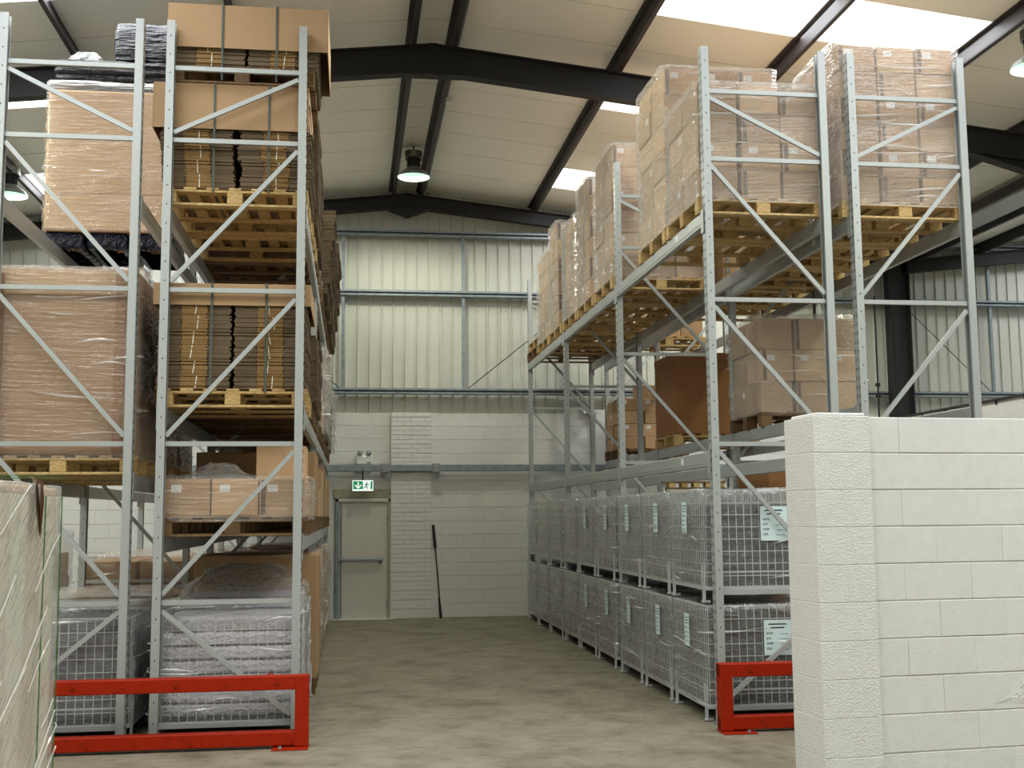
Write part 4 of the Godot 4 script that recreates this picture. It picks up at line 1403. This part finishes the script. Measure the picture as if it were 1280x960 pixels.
func loads_big_row() -> void:
	var x := row_x("big")
	var l1: float = ROW.big.levels[0]
	var l2: float = ROW.big.levels[1]
	for k in 3:
		var z := slot_z(0, k)
		pallet(Vector3(x - 0.02, l1, z), "pine pallet under the huge film-wrapped carton, %s from the red guard" % ORD[k])
		var o := thing("pallet_carton", "huge film-wrapped carton with dark corner posts, %s from the red guard" % ORD[k], "carton", Vector3(x - 0.02, l1 + PAL_H, z), 0.0, "huge wrapped cartons")
		part(boxm(Vector3(1.12, 1.44, 0.96), 0.012), "body", M.kraft, o, Vector3(0, 0.72, 0))
		for e: float in [-0.48, 0.42]:
			part(boxm(Vector3(0.075, 1.40, 0.006)), "corner_post", M.brown, o, Vector3(e, 0.71, 0.484))
		part(boxm(Vector3(1.1, 0.2, 0.004)), "top_flap", M.card[1], o, Vector3(0, 1.35, 0.483))
		film("creased clear film round the huge carton, %s from the red guard" % ORD[k], Vector3(x - 0.02, l1 + PAL_H - 0.03, z), Vector3(1.15, 1.50, 0.99), 500 + k, M.film_thick, true, 0.02)
	# top tier: tall paper-covered load on dark blue plastic, silver-grey packs on it
	var zt := -11.5
	var xt := -2.29
	for i in 3:
		solo(sack_mesh(Vector3(0.42, 0.16, 1.0), 520 + i), "plastic_bag", M.poly_blue, "dark blue plastic bag squashed under the tall paper-wrapped load", "bag", Vector3(xt + (i - 1) * 0.4, l2 + 0.0, zt), 0.0, "dark blue bags on the top tier")
	var body := thing("paper_load", "tall load wrapped in tan paper and film, standing on dark blue bags", "wrapped load", Vector3(xt, l2 + 0.16, zt))
	part(boxm(Vector3(1.13, 1.36, 1.02), 0.02), "paper_wrap", M.card[2], body, Vector3(0, 0.68, 0))
	part(boxm(Vector3(1.135, 0.012, 1.025)), "paper_crease", M.card[3], body, Vector3(0, 0.36, 0))
	film("clear film over the tall tan paper load", Vector3(xt, l2 + 0.16, zt), Vector3(1.15, 1.44, 1.04), 530, M.film_thick, true, 0.02)
	solo(lump_mesh(Vector3(1.08, 0.2, 0.92), 543, 3), "plastic_pack", M.poly_dark, "flat folded dark grey plastic pack lying across the tan paper load", "plastic pack", Vector3(xt, l2 + 1.63, zt + 0.02))
	solo(lump_mesh(Vector3(0.56, 0.4, 0.6), 541, 1), "plastic_pack", M.poly_dark, "square dark grey plastic pack standing on the flat folded pack", "plastic pack", Vector3(xt + 0.27, l2 + 1.86, zt + 0.12))
	solo(shell(Vector3(0.34, 0.16, 0.3), 0.1, 36, [[0.0, 0.0, 0.03], [0.05, -0.02, 0.04], [0.1, -0.08, 0.03]], 545, Vector2(5, 6), true, 0.02), "crumpled_film", M.film_loose, "crumpled clear film on the flat dark grey plastic pack", "plastic film", Vector3(xt - 0.28, l2 + 1.86, zt + 0.25))
	# floor
	for k in 2:
		var z := slot_z(0, k)
		cage(Vector3(x, 0, z), "wire cage of dark sheeting on the floor below the huge carton, %s from the guard" % ORD[k], "wire cages on the floor by the cardboard rack")
		solo(lump_mesh(Vector3(1.01, 0.74, 0.88), 560 + k, 7), "folded_sheeting", M.poly_grey, "grey folded sheeting packed in the cage below the huge carton, %s from guard" % ORD[k], "plastic sheeting", Vector3(x, 0.15, z))
		film("clear film hood over the cage below the huge carton, %s from the guard" % ORD[k], Vector3(x, 0.14, z), Vector3(1.13, 0.86, 1.0), 570 + k, M.film_hood, true, 0.03)
	for k in 5:
		var z := slot_z(0, 2) if k == 0 else slot_z(1 + (k - 1) / 3, (k - 1) % 3)
		pallet(Vector3(x, 0, z), "pallet on the floor of the huge-carton row, %s behind its cages" % ORD[k], true)
		carton_load(Vector3(x, PAL_H, z), 2, 2, [0.54, 0.54] if k else [0.4, 0.4], 1.1, 0.95, "carton under silver film on the floor, %s load behind the huge-carton row cages" % ORD[k], "floor cartons of the huge-carton row", 1, false)
		film("shiny film over the floor cartons, %s load behind the huge-carton row cages" % ORD[k], Vector3(x, PAL_H, z), Vector3(1.14, 1.13 if k else 0.85, 0.98), 580 + k, M.film_thick, true, 0.03)
	var zz := -14.6
	pallet(Vector3(-4.0, 0, zz), "pallet on the floor beside the end wall behind the racks", true)
	carton_load(Vector3(-4.0, PAL_H, zz), 3, 2, [0.28, 0.28, 0.28, 0.28], 1.1, 0.95, "carton in the free-standing stack behind the huge-carton row", "cartons of the free-standing stack", 1, true)
	film("shiny film over the free-standing carton stack behind the huge-carton row", Vector3(-4.0, PAL_H, zz), Vector3(1.14, 1.38, 0.98), 590, M.film_loose, true, 0.05)

func loads_cage_row() -> void:
	var x := row_x("cage")
	var l2: float = ROW.cage.levels[1]
	# wire cages, two high, along the whole row
	var gr := "wire cages stacked two high along the aisle"
	for k in 9:
		var z := slot_z(k / 3, k % 3)
		for t in 2:
			var y := 0.94 * t
			var where := "%s of pair, %s from red guard" % [["lower", "upper"][t], ORD[k]]
			cage(Vector3(x - 0.03, y, z), "wire cage, %s" % where, gr)
			if k == 0:
				for j in 6:
					solo(sack_mesh(Vector3(1.03, 0.098, 0.90), 600 + j + 20 * t), "folded_sheeting", M.poly_dark, "dark folded plastic sheeting inside the wire cage, %s" % where, "plastic sheeting", Vector3(x - 0.03, y + 0.15 + 0.108 * j, z), 0.0, "dark sheeting in the end cages")
			else:
				solo(lump_mesh(Vector3(1.01, 0.70, 0.88), 620 + k + 20 * t, 6), "folded_sheeting", M.poly_grey, "folded sheeting in the cage, %s" % where, "plastic sheeting", Vector3(x - 0.03, y + 0.15, z), 0.0, "sheeting in the wire cages")
			var f := film("film hood over the wire cage, %s" % where, Vector3(x - 0.03, y + 0.13, z), Vector3(1.14, 0.80, 1.0), 640 + k + 20 * t, M.film_hood, true, 0.022, "film hoods on the stacked wire cages", 0.0, 16)
			if k < 5:
				part(boxm(Vector3(0.002, 0.27, 0.14)), "data_sheet", M.data_print, f, Vector3(-0.592, 0.56, 0.02 + 0.1 * (k % 2)))
			if k == 0:
				word_sheet(f, Vector3(0.02, 0.53 - 0.02 * t, 0.523), 0.0, 0.23, 0.28, M.ink)
	# top tier
	var lab := "brown carton on the %s top-tier pallet from the red guard above the wire cages"
	var flab := "clear film round the %s top-tier carton load from the guard above the cages"
	var plab := "pine pallet, %s on the top tier from the red guard above the wire cages"
	var loads := [
		[slot_z(0, 0), 0.95, [0.25, 0.25, 0.25, 0.25], 0.0],
		[slot_z(0, 1), 0.95, [0.26, 0.26, 0.26, 0.26, 0.26, 0.26], 0.0],
		[slot_z(1, 0), 0.93, [0.255, 0.255, 0.255, 0.255, 0.255, 0.255], 0.0],
		[slot_z(1, 1), 0.66, [0.26, 0.26, 0.26, 0.26, 0.26, 0.26], -0.15],
		[slot_z(1, 2), 0.95, [0.255, 0.255, 0.255, 0.255, 0.255], 0.0],
		[slot_z(2, 0), 0.66, [0.255, 0.255, 0.255, 0.255, 0.255, 0.255], -0.15],
		[slot_z(2, 1), 0.95, [0.26, 0.26, 0.26, 0.26, 0.26], 0.0],
	]
	for k in loads.size():
		var d: Array = loads[k]
		pallet(Vector3(x, l2, d[0]), plab % ORD[k])
		var h := 0.0
		for q: float in d[2]: h += q
		carton_load(Vector3(x + 0.005, l2 + PAL_H, d[0] + d[3]), 3, 2, d[2], 1.09, d[1], lab % ORD[k], "cartons above the wire cages", -1, true, "fat" if k in [0, 2] else ("fa" if k in [3, 5] else "at"))
		film(flab % ORD[k], Vector3(x, l2 + PAL_H - 0.04, d[0] + d[3]), Vector3(1.135, h + 0.06, d[1] + 0.04), 700 + k, M.film, false, 0.02, "stretch film on pallet loads", 0.12, 40)
	var z8 := slot_z(2, 2)
	for t in 2:
		pallet(Vector3(x + 0.02 * t, l2 + PAL_H * t, z8), "empty pallet of a pair at the end wall above the wire cages", t == 0, "empty pallets at the end wall")
	solo(boxm(Vector3(0.1, 0.2, 0.02), 0.003), "loose_board", M.pine[0], "short pine board standing on the empty pallets at the end wall", "board", Vector3(x - 0.42, l2 + PAL_H * 2 + 0.1, z8 + 0.3))
	# loose bits on the upper cages
	var sb := thing("slatted_board", "small broken slatted board lying on the film of the second upper cage", "board", Vector3(x - 0.22, 0.94 + 0.955, slot_z(0, 1) + 0.1), 0.05)
	part(boxm(Vector3(0.58, 0.016, 0.09), 0.003), "board", M.old_pine[0], sb, Vector3(0, 0.008, 0))
	part(boxm(Vector3(0.62, 0.016, 0.09), 0.003), "board", M.old_pine[2], sb, Vector3(-0.02, 0.066, 0))
	for i in 5:
		part(boxm(Vector3(0.06, 0.042, 0.085), 0.003), "block", M.pine[i % 3], sb, Vector3(-0.24 + 0.12 * i, 0.037, 0))

func loads_rear_row() -> void:
	var x := row_x("rear")
	var l1: float = ROW.rear.levels[0]
	var l2: float = ROW.rear.levels[1]
	var z := slot_z(0, 0)
	pallet(Vector3(x, l2, z), "pine pallet under the six-layer carton load behind the aisle row")
	carton_load(Vector3(x - 0.01, l2 + PAL_H, z), 3, 2, [0.235, 0.235, 0.235, 0.235, 0.235, 0.235], 1.09, 0.95, "brown carton in the six-layer load behind the aisle row, under bright rooflight", "cartons of the six-layer load", -1)
	film("clear film draped over the six-layer carton load behind the aisle row", Vector3(x - 0.01, l2 + PAL_H - 0.04, z), Vector3(1.135, 1.49, 0.99), 801, M.film, true, 0.02, "stretch film on pallet loads", 0.05, 50)
	var t := MB.new()
	t.tube(Vector3(0, 0, 0), Vector3(0.01, -0.14, 0.01), 0.008, 6)
	t.tube(Vector3(0.01, -0.14, 0.01), Vector3(-0.02, -0.26, 0.0), 0.007, 6, 0.016)
	solo(t.done(), "film_tail", M.white_plastic, "twisted tail of film hanging from the pallet corner behind the aisle row", "plastic film", Vector3(4.28, l2 + 0.16, z + 0.52))
	for k in 4:
		var bay := (k + 1) / 3
		z = slot_z(bay, (k + 1) % 3)
		pallet(Vector3(x, l2, z), "top-tier pallet in the rear row, %s behind the six-layer cartons" % ORD[k])
		var o := thing("pallet_carton", "large brown carton on the rear top tier, %s behind the six-layer cartons" % ORD[k], "carton", Vector3(x, l2 + PAL_H, z), 0.0, "large cartons on the rear top tier")
		part(boxm(Vector3(1.1, 1.1, 0.94), 0.01), "body", M.card[k], o, Vector3(0, 0.55, 0))
		part(boxm(Vector3(1.1, 0.002, 0.05)), "tape", M.tape_clear, o, Vector3(0, 1.101, 0))
	z = slot_z(2, 1)
	pallet(Vector3(x, l2, z), "top-tier pallet of the last carton load in the rear row")
	carton_load(Vector3(x, l2 + PAL_H, z), 3, 2, [0.25, 0.25, 0.25], 1.09, 0.95, "carton of the last rear-row top-tier load towards the end wall", "cartons of the last rear load", -1)
	# lower tier
	z = slot_z(0, 2) - 0.05
	pallet(Vector3(x, l1, z), "dark pallet under the loosely wrapped carton stack in the rear row", true)
	carton_load(Vector3(x, l1 + PAL_H, z), 3, 2, [0.33, 0.33, 0.33], 1.08, 0.93, "carton in the loosely wrapped stack beside the tall plain brown box", "cartons of the loosely wrapped stack", -1)
	film("loose shiny film round the carton stack beside the tall plain brown box", Vector3(x, l1 + PAL_H - 0.02, z), Vector3(1.14, 1.04, 0.99), 810, M.film_loose, true, 0.05)
	z = slot_z(1, 2)
	pallet(Vector3(x, l1, z), "pine pallet under the tall plain brown box in the rear row")
	var bb := thing("pallet_box", "tall plain brown corrugated pallet box on the rear row", "box", Vector3(x, l1 + PAL_H, z))
	part(boxm(Vector3(1.12, 1.06, 0.97), 0.012), "body", M.brown, bb, Vector3(0, 0.53, 0))
	part(boxm(Vector3(1.135, 0.09, 0.985), 0.004), "lid", M.brown, bb, Vector3(0, 1.03, 0))
	z = slot_z(2, 2)
	pallet(Vector3(x, l1, z), "pallet under the small labelled cartons by the end wall", true)
	carton_load(Vector3(x, l1 + PAL_H, z), 3, 2, [0.2, 0.2, 0.2, 0.2], 1.08, 0.93, "small carton with white stickers in the stack by the end wall", "small labelled cartons by the end wall", -1)
	carton(Vector3(x + 0.05, l1 + PAL_H + 0.8, z + 0.2), Vector3(0.5, 0.22, 0.4), "lone carton on top of the small labelled cartons by the end wall", "", 0)
	# floor of the rear row
	z = slot_z(0, 2)
	solo(boxm(Vector3(1.12, 2.2, 0.95), 0.012), "pallet_box", M.brown, "tall brown card sleeve on the floor behind the upper wire cages", "box", Vector3(x + 0.03, 1.1, z))
	z = slot_z(1, 0)
	pallet(Vector3(x, 0, z), "floor pallet under the wrapped sheets in the rear row", true)
	solo(lump_mesh(Vector3(1.1, 1.75, 0.95), 820, 9), "wrapped_stack", M.poly_lilac, "pale film-wrapped stack on the floor of the rear row", "wrapped load", Vector3(x, PAL_H, z))
	film("clear film over the pale stack on the floor of the rear row", Vector3(x, PAL_H, z), Vector3(1.15, 1.8, 1.0), 821, M.film_loose, true, 0.04)

# ------------------------------------------------------------------ strapped load at the edge of the picture
func near_pallet() -> void:
	var zf := -6.5
	var zn := -5.3
	var xr := -1.545
	var xc := xr - 0.5
	var zc := (zf + zn) * 0.5
	var p := pallet(Vector3(xc, 0, zc), "pallet under the tall film-wrapped boards with green straps")
	p.rotation.y = PI / 2
	var n := 4
	for k in n:
		var o := thing("board_pack", "tall upright pack of tan boards inside the green-strapped film load", "cardboard", Vector3(xc + rng.randf_range(-0.01, 0.01), PAL_H, zf + (zn - zf) * (k + 0.5) / n), 0.0, "boards in the green-strapped load")
		part(boxm(Vector3(0.97, 1.64, (zn - zf) / n - 0.012), 0.008), "board_stack", M.tan[k % 3], o, Vector3(0, 0.82, 0))
		part(boxm(Vector3(0.98, 0.05, (zn - zf) / n - 0.03), 0.012), "top_cap", M.card[k % 4], o, Vector3(0, 1.655, 0))
	film("clear film with slanting creases round the tall green-strapped load", Vector3(xc, PAL_H - 0.03, zc), Vector3(1.0, 1.72, 1.22), 901, M.film_slant, true, 0.012, "stretch film on pallet loads", 0.62, 46)
	for z: float in [zf + 0.03, zf + 0.36]:
		var b := MB.new()
		b.box(Vector3(0.5, 0.9, 0), Vector3(0.003, 1.72, 0.014))
		b.box(Vector3(0.0, 1.862, 0), Vector3(1.02, 0.003, 0.014))
		b.box(Vector3(-0.5, 0.9, 0), Vector3(0.003, 1.72, 0.014))
		solo(b.done(), "strapping_band", M.green_band, "thin green strap round the tall film-wrapped load", "strap", Vector3(xc + 0.014, 0.02, z), 0.0, "green straps on the tall load")
	# torn brown paper hanging over the top edge
	var q := MB.new()
	var pts := [Vector3(-0.03, 0.0, -0.05), Vector3(-0.03, 0.0, 0.05), Vector3(0.02, -0.02, 0.055), Vector3(0.03, -0.16, 0.03), Vector3(0.03, -0.30, 0.0), Vector3(0.025, -0.27, -0.03), Vector3(0.03, -0.12, -0.045), Vector3(0.02, -0.02, -0.05)]
	for k in range(1, pts.size() - 1):
		q.tri(pts[0], pts[k], pts[k + 1])
		q.tri(pts[0] - Vector3(0.004, 0, 0), pts[k + 1] - Vector3(0.004, 0, 0), pts[k] - Vector3(0.004, 0, 0))
	solo(q.done(), "torn_flap", M.tape, "torn brown paper flap hanging from the top of the green-strapped load", "paper", Vector3(xr + 0.0, 1.87, zf + 0.50))

# ------------------------------------------------------------------ high-bay lamps
func lamps() -> void:
	# a grid of three rows; three of the lamps show, the rest hang behind loads or above the frame
	var defs := []
	for z: float in [-17.02, -10.6, -4.4]:
		defs.append([Vector3(RIDGE, 6.74, z), "bell-shaped high-bay lamp hanging under the ridge"])
	for z: float in [-16.6, -10.45, -4.3]:
		defs.append([Vector3(6.83, 6.12, z), "bell-shaped high-bay lamp hanging near the valley gutter"])
	for z: float in [-16.5, -10.4, -4.3]:
		defs.append([Vector3(-4.75, 6.14, z), "bell-shaped high-bay lamp hanging over the huge-carton row"])
	for d in defs:
		var o := thing("high_bay_lamp", d[1], "lamp", d[0], 0.0, "high-bay lamps")
		var r := MB.new()
		r.lathe([[0.245, 0.0], [0.25, 0.004], [0.215, 0.06], [0.15, 0.11], [0.105, 0.14], [0.1, 0.15]])
		r.lathe([[0.095, 0.148], [0.1, 0.138], [0.145, 0.107], [0.21, 0.057], [0.243, 0.002], [0.245, 0.0]])
		part(r.done(), "reflector", M.reflector, o)
		var gl := MB.new()
		gl.lathe([[0.0, 0.125], [0.1, 0.122], [0.15, 0.095], [0.21, 0.045], [0.238, 0.004]])
		part(gl.done(), "lit_bowl", M.glow, o)
		var c := MB.new()
		c.lathe([[0.0, 0.14], [0.085, 0.14], [0.085, 0.30], [0.0, 0.30]])
		for k in 10:
			var a := TAU * k / 10
			c.box(Vector3(cos(a) * 0.09, 0.22, sin(a) * 0.09), Vector3(0.02, 0.15, 0.008), Basis(Vector3.UP, -a))
		part(c.done(), "gear_housing", M.dark_steel, o)
		var g := MB.new()
		g.lathe([[0.0, 0.30], [0.13, 0.30], [0.13, 0.40], [0.0, 0.40]])
		part(g.done(), "canopy", M.alu, o)
		var w := MB.new()
		for e: float in [-1.0, 1.0]:
			w.tube(Vector3(e * 0.12, 0.28, 0), Vector3(e * 0.06, 0.26, 0.0), 0.018, 6)
		w.tube(Vector3(0, 0.40, 0), Vector3(0, 0.49, 0), 0.012, 6)
		part(w.done(), "bracket", M.dark_steel, o)
		var l := SpotLight3D.new()
		l.name = numbered("high_bay_light")
		l.light_color = Color(0.99, 0.995, 0.9)
		l.light_energy = 7.0
		l.light_size = 0.2
		l.spot_angle = 84.0
		l.spot_angle_attenuation = 0.3
		l.spot_range = 40.0
		l.spot_attenuation = 2.0
		l.rotation.x = -PI / 2
		l.shadow_enabled = true
		add_child(l)
		l.position = d[0] + Vector3(0, -0.015, 0)
